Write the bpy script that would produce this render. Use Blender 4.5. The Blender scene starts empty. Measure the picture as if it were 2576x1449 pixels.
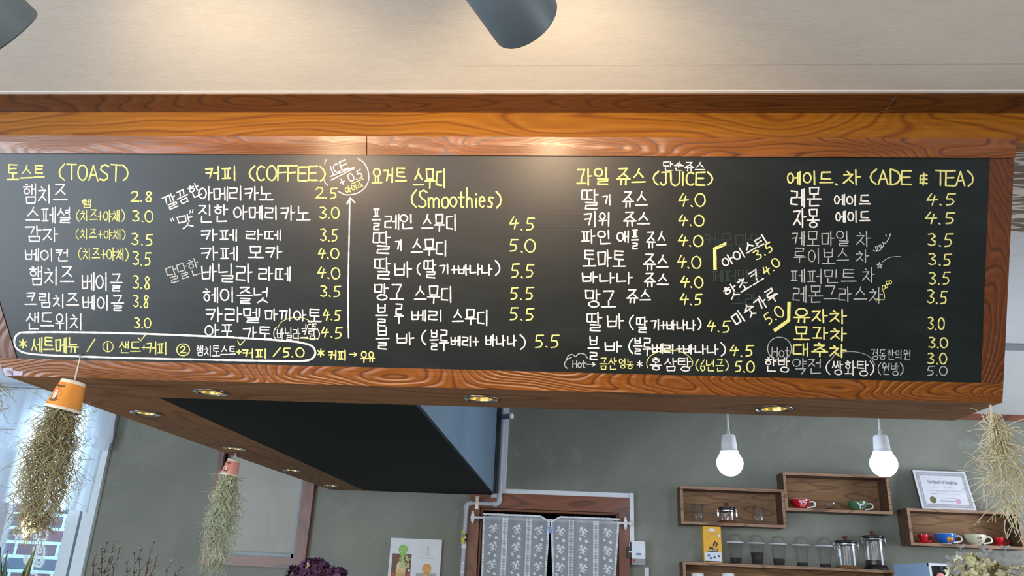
import bpy, bmesh, math, random
from mathutils import Vector, Matrix
random.seed(7)
C = bpy.context.scene.collection
SC = bpy.context.scene
PI = math.pi
# ------------------------------------------------------------------ camera
CZ = 1.6                                   # eye height (m)
F_PX, YAW, PITCH, ROLL = 1953.0, 0.0783, 0.35344, 0.04466
IW, IH = 2576.0, 1449.0
fw = Vector((-math.sin(YAW)*math.cos(PITCH), math.cos(YAW)*math.cos(PITCH), math.sin(PITCH)))
r0 = Vector((math.cos(YAW), math.sin(YAW), 0)); u0 = r0.cross(fw)
CR = math.cos(ROLL)*r0 + math.sin(ROLL)*u0
CU = -math.sin(ROLL)*r0 + math.cos(ROLL)*u0
CAMP = Vector((0, 0, CZ))
cd = bpy.data.cameras.new('camera'); cam = bpy.data.objects.new('camera', cd); C.objects.link(cam)
cd.sensor_fit = 'HORIZONTAL'; cd.sensor_width = 36.0; cd.lens = 36.0*F_PX/IW; cd.clip_start = 0.02; cd.clip_end = 100
cam.matrix_world = Matrix(((CR.x, CU.x, -fw.x, 0), (CR.y, CU.y, -fw.y, 0), (CR.z, CU.z, -fw.z, CZ), (0, 0, 0, 1)))
SC.camera = cam
# ------------------------------------------------------------------ world, light, exposure
vs = SC.view_settings
SC.display_settings.display_device = 'sRGB'
vs.view_transform = 'Standard'; vs.look = 'None'; vs.gamma = 1.0; vs.use_curve_mapping = False
vs.exposure = 0.0
world = bpy.data.worlds.new('world'); SC.world = world; world.use_nodes = True
bg = world.node_tree.nodes['Background']
bg.inputs[0].default_value = (0.72, 0.85, 1.0, 1); bg.inputs[1].default_value = 0.9

def area(name, loc, target, sx, sy, power, col):
    ld = bpy.data.lights.new(name, 'AREA'); ld.shape = 'RECTANGLE'; ld.size = sx; ld.size_y = sy
    ld.energy = power; ld.color = col
    o = bpy.data.objects.new(name, ld); C.objects.link(o); o.location = loc
    o.rotation_euler = (Vector(target)-Vector(loc)).to_track_quat('-Z', 'Y').to_euler()
    return o
area('daylight_shopfront', (-4.3, -1.3, 1.35), (0.0, 1.5, 2.0), 3.0, 2.2, 190, (0.72, 0.87, 1.0))
area('daylight_yard', (-3.9, 5.6, 3.4), (-3.7, 5.0, 1.4), 2.4, 0.8, 480, (0.66, 0.86, 1.0))
area('daylight_kitchen', (3.95, 3.3, 1.75), (0.0, 3.4, 2.1), 1.3, 1.3, 62, (0.80, 0.90, 1.0))
area('ceiling_fill', (-.5, -.9, 1.9), (-.3, .5, 2.7), 2.0, 1.0, 40, (1.0, 0.83, 0.69))  # added warm uplight that brightens the ceiling, not a lamp of the room

# ------------------------------------------------------------------ pixel -> point
def ray(px, py):
    return CR*((px-IW/2)/F_PX) - CU*((py-IH/2)/F_PX) + fw
def at(px, py, Y):
    d = ray(px, py); return CAMP + d*(Y/d.y)
def at_z(px, py, z):
    d = ray(px, py); return CAMP + d*((z-CZ)/d.z)
def at_d(px, py, depth):
    return CAMP + ray(px, py)*depth
BT = math.radians(24)                      # lean of the board
BP0 = Vector((0, 1.9, CZ+0.434)); BN = Vector((0, -math.cos(BT), -math.sin(BT)))
BUP = Vector((0, -math.sin(BT), math.cos(BT)))
def onboard(px, py, lift=0.0):
    d = ray(px, py); return CAMP + d*(BN.dot(BP0-CAMP)/BN.dot(d)) + BN*lift
def bpt(x, s, lift=0.0):                   # x along, s up the slope
    return Vector((x, 0, 0)) + Vector((0, BP0.y, BP0.z)) + BUP*s + BN*lift

# ------------------------------------------------------------------ materials
MATS = {}
def srgb(r, g, b):
    f = lambda c: (c/255/12.92) if c/255 <= .04045 else ((c/255+.055)/1.055)**2.4
    return (f(r), f(g), f(b), 1)
def newmat(name):
    m = bpy.data.materials.new(name); m.use_nodes = True
    nt = m.node_tree; p = nt.nodes['Principled BSDF']; MATS[name] = m
    return m, nt, p
def plain(name, rgb, rough=.5, metal=0, spec=.5, coat=0, trans=0, emit=None, es=0, sheen=0):
    m, nt, p = newmat(name)
    p.inputs['Base Color'].default_value = srgb(*rgb); p.inputs['Roughness'].default_value = rough
    p.inputs['Metallic'].default_value = metal; p.inputs['Specular IOR Level'].default_value = spec
    p.inputs['Coat Weight'].default_value = coat
    if emit: p.inputs['Emission Color'].default_value = srgb(*emit); p.inputs['Emission Strength'].default_value = es
    # faint procedural variation
    tc = nt.nodes.new('ShaderNodeTexCoord'); nz = nt.nodes.new('ShaderNodeTexNoise'); nz.inputs['Scale'].default_value = 30
    nt.links.new(tc.outputs['Object'], nz.inputs['Vector'])
    mx = nt.nodes.new('ShaderNodeMix'); mx.data_type = 'RGBA'; mx.blend_type = 'MULTIPLY'
    mx.inputs[0].default_value = .12; mx.inputs[6].default_value = srgb(*rgb)
    nt.links.new(nz.outputs['Fac'], mx.inputs[7]); nt.links.new(mx.outputs[2], p.inputs['Base Color'])
    return m
def mapping(nt, scale, rot=(0, 0, 0), loc=(0, 0, 0)):
    tc = nt.nodes.new('ShaderNodeTexCoord'); mp = nt.nodes.new('ShaderNodeMapping')
    mp.inputs['Scale'].default_value = scale; mp.inputs['Rotation'].default_value = rot; mp.inputs['Location'].default_value = loc
    nt.links.new(tc.outputs['Object'], mp.inputs['Vector']); return mp.outputs[0]
def ramp(nt, src, stops):
    r = nt.nodes.new('ShaderNodeValToRGB'); el = r.color_ramp.elements
    while len(el) > 1: el.remove(el[-1])
    el[0].position = stops[0][0]; el[0].color = stops[0][1]
    for p, c in stops[1:]:
        e = el.new(p); e.color = c
    nt.links.new(src, r.inputs[0]); return r.outputs[0]
def noise(nt, vec, scale, detail=3, rough=.5, dist=0):
    n = nt.nodes.new('ShaderNodeTexNoise'); n.inputs['Scale'].default_value = scale; n.inputs['Detail'].default_value = detail
    n.inputs['Roughness'].default_value = rough; n.inputs['Distortion'].default_value = dist
    nt.links.new(vec, n.inputs['Vector']); return n.outputs['Fac']
def math_(nt, op, a, b=None):
    n = nt.nodes.new('ShaderNodeMath'); n.operation = op
    for i, v in enumerate((a, b)):
        if v is None: continue
        if isinstance(v, (int, float)): n.inputs[i].default_value = v
        else: nt.links.new(v, n.inputs[i])
    return n.outputs[0]
def mixc(nt, fac, a, b, mode='MIX'):
    n = nt.nodes.new('ShaderNodeMix'); n.data_type = 'RGBA'; n.blend_type = mode
    for i, v in ((0, fac), (6, a), (7, b)):
        if isinstance(v, (int, float, tuple)): n.inputs[i].default_value = v
        else: nt.links.new(v, n.inputs[i])
    return n.outputs[2]
def bump(nt, p, h, strength, dist=.002):
    b = nt.nodes.new('ShaderNodeBump'); b.inputs['Strength'].default_value = strength; b.inputs['Distance'].default_value = dist
    nt.links.new(h, b.inputs['Height']); nt.links.new(b.outputs[0], p.inputs['Normal'])
def wood(name, dark, mid, light, along='x', seed=0., rough=.38, rings=11., bs=.5, coat=.25, sc=1.0):
    """flat-sawn boards: contour lines of a stretched noise give the cathedral grain"""
    m, nt, p = newmat(name)
    k = {'x': (1.0, 5, 5), 'y': (5, 1.0, 5), 'z': (5, 5, 1.0)}[along]
    k = tuple(v*sc for v in k)
    v = mapping(nt, k, loc=(seed, seed*1.7, seed*.6))
    n1 = noise(nt, v, 1.25, 1.5, .4, .1)
    ring = math_(nt, 'SINE', math_(nt, 'MULTIPLY', n1, rings*6.283))
    ring = math_(nt, 'MULTIPLY_ADD', ring, .5); ring.node.inputs[2].default_value = .5
    k2 = {'x': (4, 160, 160), 'y': (160, 4, 160), 'z': (160, 160, 4)}[along]
    fine = noise(nt, mapping(nt, k2, loc=(seed, 0, 0)), 1.0, 3, .6)
    broad = noise(nt, mapping(nt, tuple(x*.9 for x in k), loc=(seed*3, 4, 1)), 1.1, 2)
    col = ramp(nt, ring, [(0.0, srgb(*dark)), (.10, srgb(*mid)), (.5, srgb(*light)), (1, srgb(*mid))])
    col = mixc(nt, .5, col, ramp(nt, fine, [(.3, (.35, .35, .35, 1)), (.7, (1, 1, 1, 1))]), 'MULTIPLY')
    col = mixc(nt, .45, col, ramp(nt, broad, [(.3, (.68, .62, .58, 1)), (.65, (1, 1, 1, 1))]), 'MULTIPLY')
    nt.links.new(col, p.inputs['Base Color'])
    p.inputs['Roughness'].default_value = rough; p.inputs['Coat Weight'].default_value = coat; p.inputs['Coat Roughness'].default_value = .25
    h = math_(nt, 'ADD', math_(nt, 'MULTIPLY', ring, 1.0), math_(nt, 'MULTIPLY', fine, .4))
    bump(nt, p, h, bs, .0025)
    return m
W_FRAME = wood('stained_pine_frame', (104, 54, 14), (148, 82, 22), (162, 96, 28), 'x', 2.3, .33, 34, .65, .35, 1.5)
W_FRAMEZ = wood('stained_pine_upright', (86, 42, 16), (114, 58, 20), (124, 66, 24), 'z', 5.1, .38, 26, .5, .2)
W_HEAD = wood('honey_stained_beam', (136, 76, 16), (162, 98, 20), (172, 110, 24), 'x', 9.4, .42, 16, .2, .15)
W_TRIM = wood('dark_stained_trim', (82, 44, 16), (110, 62, 22), (118, 70, 26), 'x', 14.2, .45, 20, .4, .1)
W_SOF = wood('soffit_brown_board', (146, 102, 64), (166, 119, 78), (174, 128, 84), 'x', 21, .8, 7, .12, 0)
W_SOFY = wood('soffit_brown_side_board', (146, 102, 64), (166, 119, 78), (174, 128, 84), 'y', 31, .8, 7, .12, 0)
W_DOOR = wood('red_brown_casing', (96, 48, 26), (134, 70, 40), (146, 80, 46), 'x', 41, .4, 8, .3, .2)
W_DOORZ = wood('red_brown_casing_upright', (92, 44, 24), (126, 64, 36), (138, 74, 42), 'z', 43, .4, 8, .3, .2)
W_SHELF = wood('burnt_shelf_wood', (82, 58, 44), (106, 78, 60), (120, 90, 68), 'x', 3, .6, 6, .2, 0, 1.6)
W_EDGE = wood('raw_shelf_edge', (128, 94, 72), (168, 128, 100), (182, 144, 116), 'x', 8, .65, 5, .2, 0, 2)
W_BACK = wood('scorched_shelf_back', (128, 90, 58), (156, 114, 76), (164, 124, 84), 'x', 12, .6, 5, .1, 0, 2)
# white-washed wood-grain wallpaper
m, nt, p = newmat('wood_grain_paper'); W_PAPER = m
v = mapping(nt, (1.2, 9, 9)); n1 = noise(nt, v, 2.2, 3, .5, .4)
rg = math_(nt, 'SINE', math_(nt, 'MULTIPLY', n1, 46.0))
nt.links.new(ramp(nt, rg, [(.0, srgb(120, 104, 88)), (.25, srgb(196, 182, 164)), (.7, srgb(232, 224, 212))]), p.inputs['Base Color']); p.inputs['Roughness'].default_value = .6
# ceiling wallpaper
def paper(name, a, b, rough=.85):
    m, nt, p = newmat(name)
    n1 = noise(nt, mapping(nt, (1, 1, 1)), 2.0, 4); n2 = noise(nt, mapping(nt, (60, 260, 60)), 1.0, 3, .6); n3 = noise(nt, mapping(nt, (14, 40, 14)), 1.0, 4, .7)
    col = mixc(nt, n1, srgb(*a), srgb(*b)); col = mixc(nt, .12, col, ramp(nt, n2, [(.3, (.6, .6, .6, 1)), (.7, (1, 1, 1, 1))]), 'MULTIPLY')
    col = mixc(nt, .14, col, ramp(nt, n3, [(.3, (.6, .58, .54, 1)), (.6, (1, 1, 1, 1))]), 'MULTIPLY')
    nt.links.new(col, p.inputs['Base Color']); p.inputs['Roughness'].default_value = rough; p.inputs['Specular IOR Level'].default_value = .2
    bump(nt, p, math_(nt, 'ADD', n2, math_(nt, 'MULTIPLY', n3, 1.5)), .25, .0012); return m
M_CEIL = paper('ceiling_wallpaper', (228, 220, 210), (236, 230, 222))
M_KCEIL = paper('kitchen_ceiling_paper', (222, 222, 224), (230, 230, 232))
M_WHITEWALL = paper('side_wall_paper', (200, 198, 192), (212, 210, 204))
# plaster
def plaster(name, a, b, stain):
    m, nt, p = newmat(name)
    n1 = noise(nt, mapping(nt, (1, 1, 1)), 1.6, 6, .6, .6); n2 = noise(nt, mapping(nt, (1.4, 1, 1)), 3.4, 7, .65, 1.2); n3 = noise(nt, mapping(nt, (1, 1, 1)), 45, 4, .7)
    col = mixc(nt, ramp(nt, n1, [(.35, (0, 0, 0, 1)), (.68, (1, 1, 1, 1))]), srgb(*a), srgb(*b))
    col = mixc(nt, ramp(nt, n2, [(.60, (0, 0, 0, 1)), (.80, (.5, .5, .5, 1))]), col, srgb(*stain))
    col = mixc(nt, .15, col, ramp(nt, n3, [(.3, (.6, .6, .6, 1)), (.7, (1, 1, 1, 1))]), 'MULTIPLY')
    nt.links.new(col, p.inputs['Base Color']); p.inputs['Roughness'].default_value = .62
    bump(nt, p, math_(nt, 'ADD', n2, math_(nt, 'MULTIPLY', n3, .2)), .15, .004); return m
M_PLAST = plaster('grey_green_plaster', (122, 123, 112), (142, 142, 131), (172, 175, 168))
# chalkboard
m, nt, p = newmat('blackboard_green'); M_BOARD = m
n1 = noise(nt, mapping(nt, (1.2, 3, 3)), 2.2, 6, .65, 1.0); n2 = noise(nt, mapping(nt, (2, 260, 260)), 1.0, 2)
col = mixc(nt, ramp(nt, n1, [(.45, (0, 0, 0, 1)), (.85, (1, 1, 1, 1))]), srgb(19, 28, 29), srgb(36, 45, 46))
nt.links.new(col, p.inputs['Base Color']); p.inputs['Roughness'].default_value = .35; p.inputs['Specular IOR Level'].default_value = .46; p.inputs['Specular Tint'].default_value = (1, .92, .90, 1)
bump(nt, p, n2, .06, .001)
def chalk(name, rgb, cover=.32):
    m, nt, p = newmat(name)
    n = noise(nt, mapping(nt, (1, 1, 1)), 650, 3, .7)
    col = mixc(nt, ramp(nt, n, [(cover, (0, 0, 0, 1)), (cover+.16, (1, 1, 1, 1))]), mixc(nt, .5, srgb(*rgb), srgb(60, 70, 68)), srgb(*rgb))
    nt.links.new(col, p.inputs['Base Color']); p.inputs['Roughness'].default_value = 1; p.inputs['Specular IOR Level'].default_value = 0; return m
CHW = chalk('white_chalk', (250, 246, 244)); CHY = chalk('yellow_chalk', (246, 241, 150)); CHT = chalk('thin_white_chalk', (206, 208, 208), .42); CHG = chalk('rubbed_out_chalk', (62, 72, 72), .5)
M_GREEN = plain('dark_green_paint', (14, 27, 29), .75, 0, .25); M_DUCT = plain('duct_side_lit', (112, 136, 156), .5)  # cool bulb glow on the duct side is put into its pale blue
M_WHITE = plain('white_plastic', (232, 234, 238), .4); M_WHITEM = plain('white_frame_paint', (226, 236, 244), .35); M_GREY = plain('grey_plastic', (150, 154, 160), .45)
M_PIPE = plain('grey_pipe', (186, 188, 198), .4); M_DARKPIPE = plain('dark_cable', (52, 54, 56), .5); M_BLACK = plain('black_plastic', (18, 18, 20), .4)
M_STEEL = plain('polished_steel', (205, 208, 212), .18, 1); M_RED = plain('red_plastic', (190, 40, 36), .4); M_YEL = plain('yellow_handle', (206, 196, 60), .5)
M_HEAD = plain('dark_grey_metal', (112, 128, 140), .5, .0); M_ALU = plain('grey_aluminium', (150, 160, 164), .45, 0)
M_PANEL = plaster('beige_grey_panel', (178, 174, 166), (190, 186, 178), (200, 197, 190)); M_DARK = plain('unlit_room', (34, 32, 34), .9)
M_PEG = plain('blue_peg', (120, 160, 214), .4); M_LAV = plain('clear_tape', (196, 186, 206), .3); M_CAULK = plain('white_caulk', (250, 248, 244), .6)
M_CAULK.node_tree.nodes['Principled BSDF'].inputs['Roughness'].default_value = .5
M_STRING = plain('cotton_string', (226, 220, 210), .9); M_COUNT = plain('counter_top', (120, 96, 76), .5); M_FLOOR = plaster('floor_tile', (120, 112, 102), (134, 126, 114), (150, 142, 130))
def emit(name, rgb, s):
    m = bpy.data.materials.new(name); m.use_nodes = True; nt = m.node_tree; nt.nodes.remove(nt.nodes['Principled BSDF'])
    e = nt.nodes.new('ShaderNodeEmission'); e.inputs[0].default_value = srgb(*rgb); e.inputs[1].default_value = s
    nt.links.new(e.outputs[0], nt.nodes['Material Output'].inputs[0]); return m
E_BULB = emit('lit_led_globe', (214, 234, 255), 110); E_DOWN = emit('lit_halogen', (255, 226, 120), 14); E_SPOT = emit('lit_spot_lamp', (255, 214, 166), 30)
def glass(name, tint=(1, 1, 1, 1), base=.05, edge=.55, rough=.02, milk=0):
    m = bpy.data.materials.new(name); m.use_nodes = True; nt = m.node_tree; nt.nodes.remove(nt.nodes['Principled BSDF'])
    t = nt.nodes.new('ShaderNodeBsdfTransparent'); t.inputs[0].default_value = tint
    g = nt.nodes.new('ShaderNodeBsdfGlossy'); g.inputs[1].default_value = rough
    lw = nt.nodes.new('ShaderNodeLayerWeight'); lw.inputs[0].default_value = .35
    f = nt.nodes.new('ShaderNodeMapRange'); f.inputs[3].default_value = base; f.inputs[4].default_value = edge
    nt.links.new(lw.outputs['Facing'], f.inputs[0])
    mx = nt.nodes.new('ShaderNodeMixShader'); nt.links.new(f.outputs[0], mx.inputs[0]); nt.links.new(t.outputs[0], mx.inputs[1]); nt.links.new(g.outputs[0], mx.inputs[2])
    if milk:                                          # faintly cloudy plastic
        d = nt.nodes.new('ShaderNodeBsdfDiffuse'); d.inputs[0].default_value = (.9, .92, .95, 1); m2 = nt.nodes.new('ShaderNodeMixShader'); m2.inputs[0].default_value = milk
        nt.links.new(mx.outputs[0], m2.inputs[1]); nt.links.new(d.outputs[0], m2.inputs[2]); mx = m2
    nt.links.new(mx.outputs[0], nt.nodes['Material Output'].inputs[0]); return m
G_CLEAR = glass('clear_glass', (.995, .995, 1, 1), .02, .36, .02, .008); G_RIM = glass('rim_highlight', (1, 1, 1, 1), .05, .5, .05, .45); G_PANE = glass('window_glass', (.93, .97, 1, 1), .02, .25); G_CUP = glass('clear_plastic', (1, 1, 1, 1), .02, .26, .05, .01)
G_AMBER = glass('warm_crystal', (1, .93, .8, 1), .12, .6)
def sheer(name, rgb, alpha, transl=.5):
    m = bpy.data.materials.new(name); m.use_nodes = True; nt = m.node_tree; nt.nodes.remove(nt.nodes['Principled BSDF'])
    t = nt.nodes.new('ShaderNodeBsdfTransparent'); d = nt.nodes.new('ShaderNodeBsdfDiffuse'); l = nt.nodes.new('ShaderNodeBsdfTranslucent')
    d.inputs[0].default_value = srgb(*rgb); l.inputs[0].default_value = srgb(*rgb)
    a = nt.nodes.new('ShaderNodeMixShader'); a.inputs[0].default_value = transl; nt.links.new(d.outputs[0], a.inputs[1]); nt.links.new(l.outputs[0], a.inputs[2])
    b = nt.nodes.new('ShaderNodeMixShader'); b.inputs[0].default_value = alpha
    nt.links.new(t.outputs[0], b.inputs[1]); nt.links.new(a.outputs[0], b.inputs[2]); nt.links.new(b.outputs[0], nt.nodes['Material Output'].inputs[0]); return m
S_LACE = sheer('sheer_net', (206, 210, 216), .62, .15); S_FLOWER = sheer('woven_flowers', (246, 248, 252), .95, .1); S_WIN = sheer('white_window_net', (242, 248, 255), .80, .6); S_VAL = sheer('white_frill', (246, 250, 255), .72, .6)

# ------------------------------------------------------------------ mesh builder
class MB:
    def __init__(s): s.v = []; s.f = []; s.m = []; s.sm = []
    def add(s, vs, fs, mat=0, smooth=False):
        o = len(s.v); s.v += [Vector(x) for x in vs]
        for f in fs: s.f.append([i+o for i in f]); s.m.append(mat); s.sm.append(smooth)
    def box(s, a, b, mat=0):
        x0, x1 = sorted((a[0], b[0])); y0, y1 = sorted((a[1], b[1])); z0, z1 = sorted((a[2], b[2]))
        s.hexa([(x0, y0, z0), (x1, y0, z0), (x1, y1, z0), (x0, y1, z0)], [(x0, y0, z1), (x1, y0, z1), (x1, y1, z1), (x0, y1, z1)], mat)
    def hexa(s, lo, hi, mat=0):
        n = len(lo); vs = list(lo)+list(hi)
        fs = [list(range(n))[::-1], list(range(n, 2*n))] + [[i, (i+1) % n, (i+1) % n+n, i+n] for i in range(n)]
        s.add(vs, fs, mat)
    def prism(s, poly, ext, mat=0):
        poly = [Vector(q) for q in poly]; s.hexa(poly, [q+Vector(ext) for q in poly], mat)
    def tube(s, pts, r, n=8, mat=0, cap=True, smooth=True):
        pts = [Vector(q) for q in pts]; rs = r if isinstance(r, (list, tuple)) else [r]*len(pts)
        vs = []; prev = None
        for i, q in enumerate(pts):
            t = (pts[min(i+1, len(pts)-1)]-pts[max(i-1, 0)]).normalized()
            if prev is None:
                a = t.orthogonal().normalized()
            else:
                a = (prev - t*prev.dot(t))
                a = a.normalized() if a.length > 1e-6 else t.orthogonal().normalized()
            prev = a; b = t.cross(a)
            for k in range(n):
                th = 2*PI*k/n; vs.append(q+(a*math.cos(th)+b*math.sin(th))*rs[i])
        fs = []
        for i in range(len(pts)-1):
            for k in range(n): fs.append([i*n+k, i*n+(k+1) % n, (i+1)*n+(k+1) % n, (i+1)*n+k])
        s.add(vs, fs, mat, smooth)
        if cap:
            L = len(pts)-1
            s.add(vs[:n], [list(range(n))[::-1]], mat); s.add(vs[L*n:], [list(range(n))], mat)
    def lathe(s, prof, c, n=32, mat=0, axis=None, smooth=True, closed=False):
        c = Vector(c); ax = Vector(axis).normalized() if axis is not None else Vector((0, 0, 1))
        a = ax.orthogonal().normalized(); b = ax.cross(a)
        if axis is None: a = Vector((1, 0, 0)); b = Vector((0, 1, 0))
        vs = []
        for r, h in prof:
            for k in range(n):
                th = 2*PI*k/n; vs.append(c+ax*h+(a*math.cos(th)+b*math.sin(th))*max(r, 1e-5))
        fs = []; L = len(prof)
        for i in range(L if closed else L-1):
            j = (i+1) % L
            for k in range(n): fs.append([i*n+k, i*n+(k+1) % n, j*n+(k+1) % n, j*n+k])
        s.add(vs, fs, mat, smooth)
    def build(s, name, mats, parent=None, loc=None):
        me = bpy.data.meshes.new(name)
        off = Vector(loc) if loc is not None else (Vector(parent_loc(parent)) if parent else Vector((0, 0, 0)))
        me.from_pydata([tuple(x-off) for x in s.v], [], s.f)
        if not isinstance(mats, (list, tuple)): mats = [mats]
        for q in mats: me.materials.append(q)
        me.polygons.foreach_set('material_index', s.m); me.polygons.foreach_set('use_smooth', s.sm); me.update()
        o = bpy.data.objects.new(name, me); C.objects.link(o)
        if parent: o.parent = parent
        else: o.location = off
        return o
def parent_loc(o):
    l = Vector((0, 0, 0))
    while o is not None: l = l + Vector(o.location); o = o.parent
    return l
def tag(o, label, cat, group=None):
    o['label'] = label; o['category'] = cat
    if group: o['group'] = group
    return o
def thing(name, label, cat, loc, group=None):
    o = bpy.data.objects.new(name, None); C.objects.link(o); o.location = Vector(loc); o.empty_display_size = .05
    return tag(o, label, cat, group)
def struct(o): o['kind'] = 'structure'; return o
def copy_tree(o, loc=None, parent=None):
    c = o.copy(); C.objects.link(c)
    if parent is not None: c.parent = parent
    if loc is not None: c.location = loc
    for ch in list(o.children): copy_tree(ch, None, c)
    return c
def rel(x, y, z): return Vector((x, y, CZ+z))

# ------------------------------------------------------------------ stroke lettering
def el(cx=.5, cy=.5, rx=.5, ry=.5, a0=90, a1=450, n=14):
    return [(cx+rx*math.cos(math.radians(a0+(a1-a0)*i/n)), cy+ry*math.sin(math.radians(a0+(a1-a0)*i/n))) for i in range(n+1)]
def dbl(st): return [[(x*.46, y) for x, y in q] for q in st]+[[(.54+x*.46, y) for x, y in q] for q in st]
J = {}
J['ㄱ'] = [[(0, .95), (1, 1), (.62, 0)]]; J['ㄴ'] = [[(0, 1), (0, .05), (1, .12)]]
J['ㄷ'] = [[(1, 1), (.04, .96), (0, .04), (1, 0)]]; J['ㄹ'] = [[(0, 1), (1, .98), (.95, .56), (.04, .52), (0, .03), (1, 0)]]
J['ㅁ'] = [[(0, 1), (.06, 0), (.95, .03)], [(0, .96), (1, 1), (.92, 0)]]; J['ㅂ'] = [[(0, 1), (.06, 0), (.96, .03), (1, 1)], [(.04, .5), (.96, .53)]]
J['ㅅ'] = [[(.58, 1), (.42, .5), (0, 0)], [(.48, .62), (1, .04)]]; J['ㅇ'] = [el(.5, .5, .5, .5, 100, 465)]
J['ㅈ'] = [[(.02, .97), (.95, 1), (.5, .42), (0, 0)], [(.5, .46), (1, .03)]]
J['ㅊ'] = [[(.38, 1.05), (.6, .92)], [(.0, .74), (.95, .78), (.5, .36), (0, 0)], [(.52, .38), (1, .02)]]
J['ㅋ'] = [[(0, .95), (1, 1), (.6, 0)], [(.05, .5), (.85, .57)]]; J['ㅌ'] = [[(.02, 1), (1, .98)], [(.04, .52), (.92, .54)], [(.02, 1), (0, .04), (1, 0)]]
J['ㅍ'] = [[(0, .97), (1, 1)], [(.3, .97), (.34, .03)], [(.72, .97), (.66, .03)], [(0, 0), (1, .03)]]
J['ㅎ'] = [[(.36, 1.05), (.6, .98)], [(0, .74), (1, .78)], el(.5, .27, .4, .29, 100, 465)]
for a, b in (('ㄲ', 'ㄱ'), ('ㄸ', 'ㄷ'), ('ㅃ', 'ㅂ'), ('ㅆ', 'ㅅ'), ('ㅉ', 'ㅈ')): J[a] = dbl(J[b])
VV = {'ㅏ': [[(.3, 1), (.32, 0)], [(.32, .52), (1, .55)]], 'ㅑ': [[(.3, 1), (.32, 0)], [(.32, .66), (1, .68)], [(.32, .4), (1, .42)]],
      'ㅓ': [[(.75, 1), (.72, 0)], [(-.1, .5), (.72, .54)]], 'ㅕ': [[(.75, 1), (.72, 0)], [(0, .66), (.72, .68)], [(0, .4), (.72, .42)]], 'ㅣ': [[(.45, 1), (.47, 0)]],
      'ㅐ': [[(.08, .95), (.1, .06)], [(.1, .5), (.78, .54)], [(.8, 1), (.78, 0)]], 'ㅔ': [[(.45, .94), (.44, .06)], [(-.15, .5), (.45, .54)], [(.92, 1), (.9, 0)]],
      'ㅒ': [[(.08, .95), (.1, .06)], [(.1, .62), (.78, .64)], [(.1, .4), (.78, .42)], [(.8, 1), (.78, 0)]], 'ㅖ': [[(.45, .94), (.44, .06)], [(-.1, .62), (.45, .64)], [(-.1, .4), (.45, .42)], [(.92, 1), (.9, 0)]]}
HV = {'ㅗ': [[(0, .06), (1, .1)], [(.5, .95), (.48, .1)]], 'ㅛ': [[(0, .06), (1, .1)], [(.33, .95), (.35, .1)], [(.68, .95), (.66, .1)]],
      'ㅜ': [[(0, .88), (1, .92)], [(.52, .9), (.5, -.05)]], 'ㅠ': [[(0, .88), (1, .92)], [(.34, .9), (.3, 0)], [(.68, .9), (.68, 0)]], 'ㅡ': [[(0, .45), (1, .5)]]}
CHO = 'ㄱㄲㄴㄷㄸㄹㅁㅂㅃㅅㅆㅇㅈㅉㅊㅋㅌㅍㅎ'; JUNG = 'ㅏㅐㅑㅒㅓㅔㅕㅖㅗㅘㅙㅚㅛㅜㅝㅞㅟㅠㅡㅢㅣ'
JONG = ' ㄱㄲㄳㄴㄵㄶㄷㄹㄺㄻㄼㄽㄾㄿㅀㅁㅂㅄㅅㅆㅇㅈㅊㅋㅌㅍㅎ'
CMP = {'ㅘ': ('ㅗ', 'ㅏ'), 'ㅙ': ('ㅗ', 'ㅐ'), 'ㅚ': ('ㅗ', 'ㅣ'), 'ㅝ': ('ㅜ', 'ㅓ'), 'ㅞ': ('ㅜ', 'ㅔ'), 'ㅟ': ('ㅜ', 'ㅣ'), 'ㅢ': ('ㅡ', 'ㅣ')}
def fit(st, x0, x1, y0, y1): return [[(x0+x*(x1-x0), y0+y*(y1-y0)) for x, y in q] for q in st]
def hangul(ch):
    k = ord(ch)-0xAC00; c = CHO[k//588]; v = JUNG[(k % 588)//28]; f = JONG[k % 28]; out = []
    fin = f != ' '; wide = c in 'ㄲㄸㅃㅆㅉ'
    if v in VV:
        x1 = .56 if v not in 'ㅓㅕㅔㅖ' else .48
        if v in 'ㅐㅔ': x1 -= .03
        vx = .62 if v != 'ㅣ' else .66
        if wide: vx += .04; x1 += .06
        if fin: out += fit(J[c], 0, x1, .5, .97)+fit(VV[v], vx, 1, .42, 1.02)+fit(J[f], .22, .92, 0, .34)
        else: out += fit(J[c], 0, x1, .12, .86)+fit(VV[v], vx, 1, 0, 1)
    elif v in HV:
        if fin: out += fit(J[c], .18, .82, .64, 1)+fit(HV[v], 0, 1, .38, .6)+fit(J[f], .2, .82, 0, .3)
        else:
            lo = v in 'ㅜㅠ'
            out += fit(J[c], .14, .84, .46, 1)+fit(HV[v], 0, 1, 0, .4 if lo else .42)
    else:
        h, w = CMP[v]
        if fin: out += fit(J[c], .05, .52, .62, 1)+fit(HV[h], 0, .6, .38, .6)+fit(VV[w], .66, 1, .36, 1.02)+fit(J[f], .22, .9, 0, .3)
        else: out += fit(J[c], .05, .52, .48, .95)+fit(HV[h], 0, .62, .08, .42)+fit(VV[w], .66, 1, 0, 1)
    return out
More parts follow.
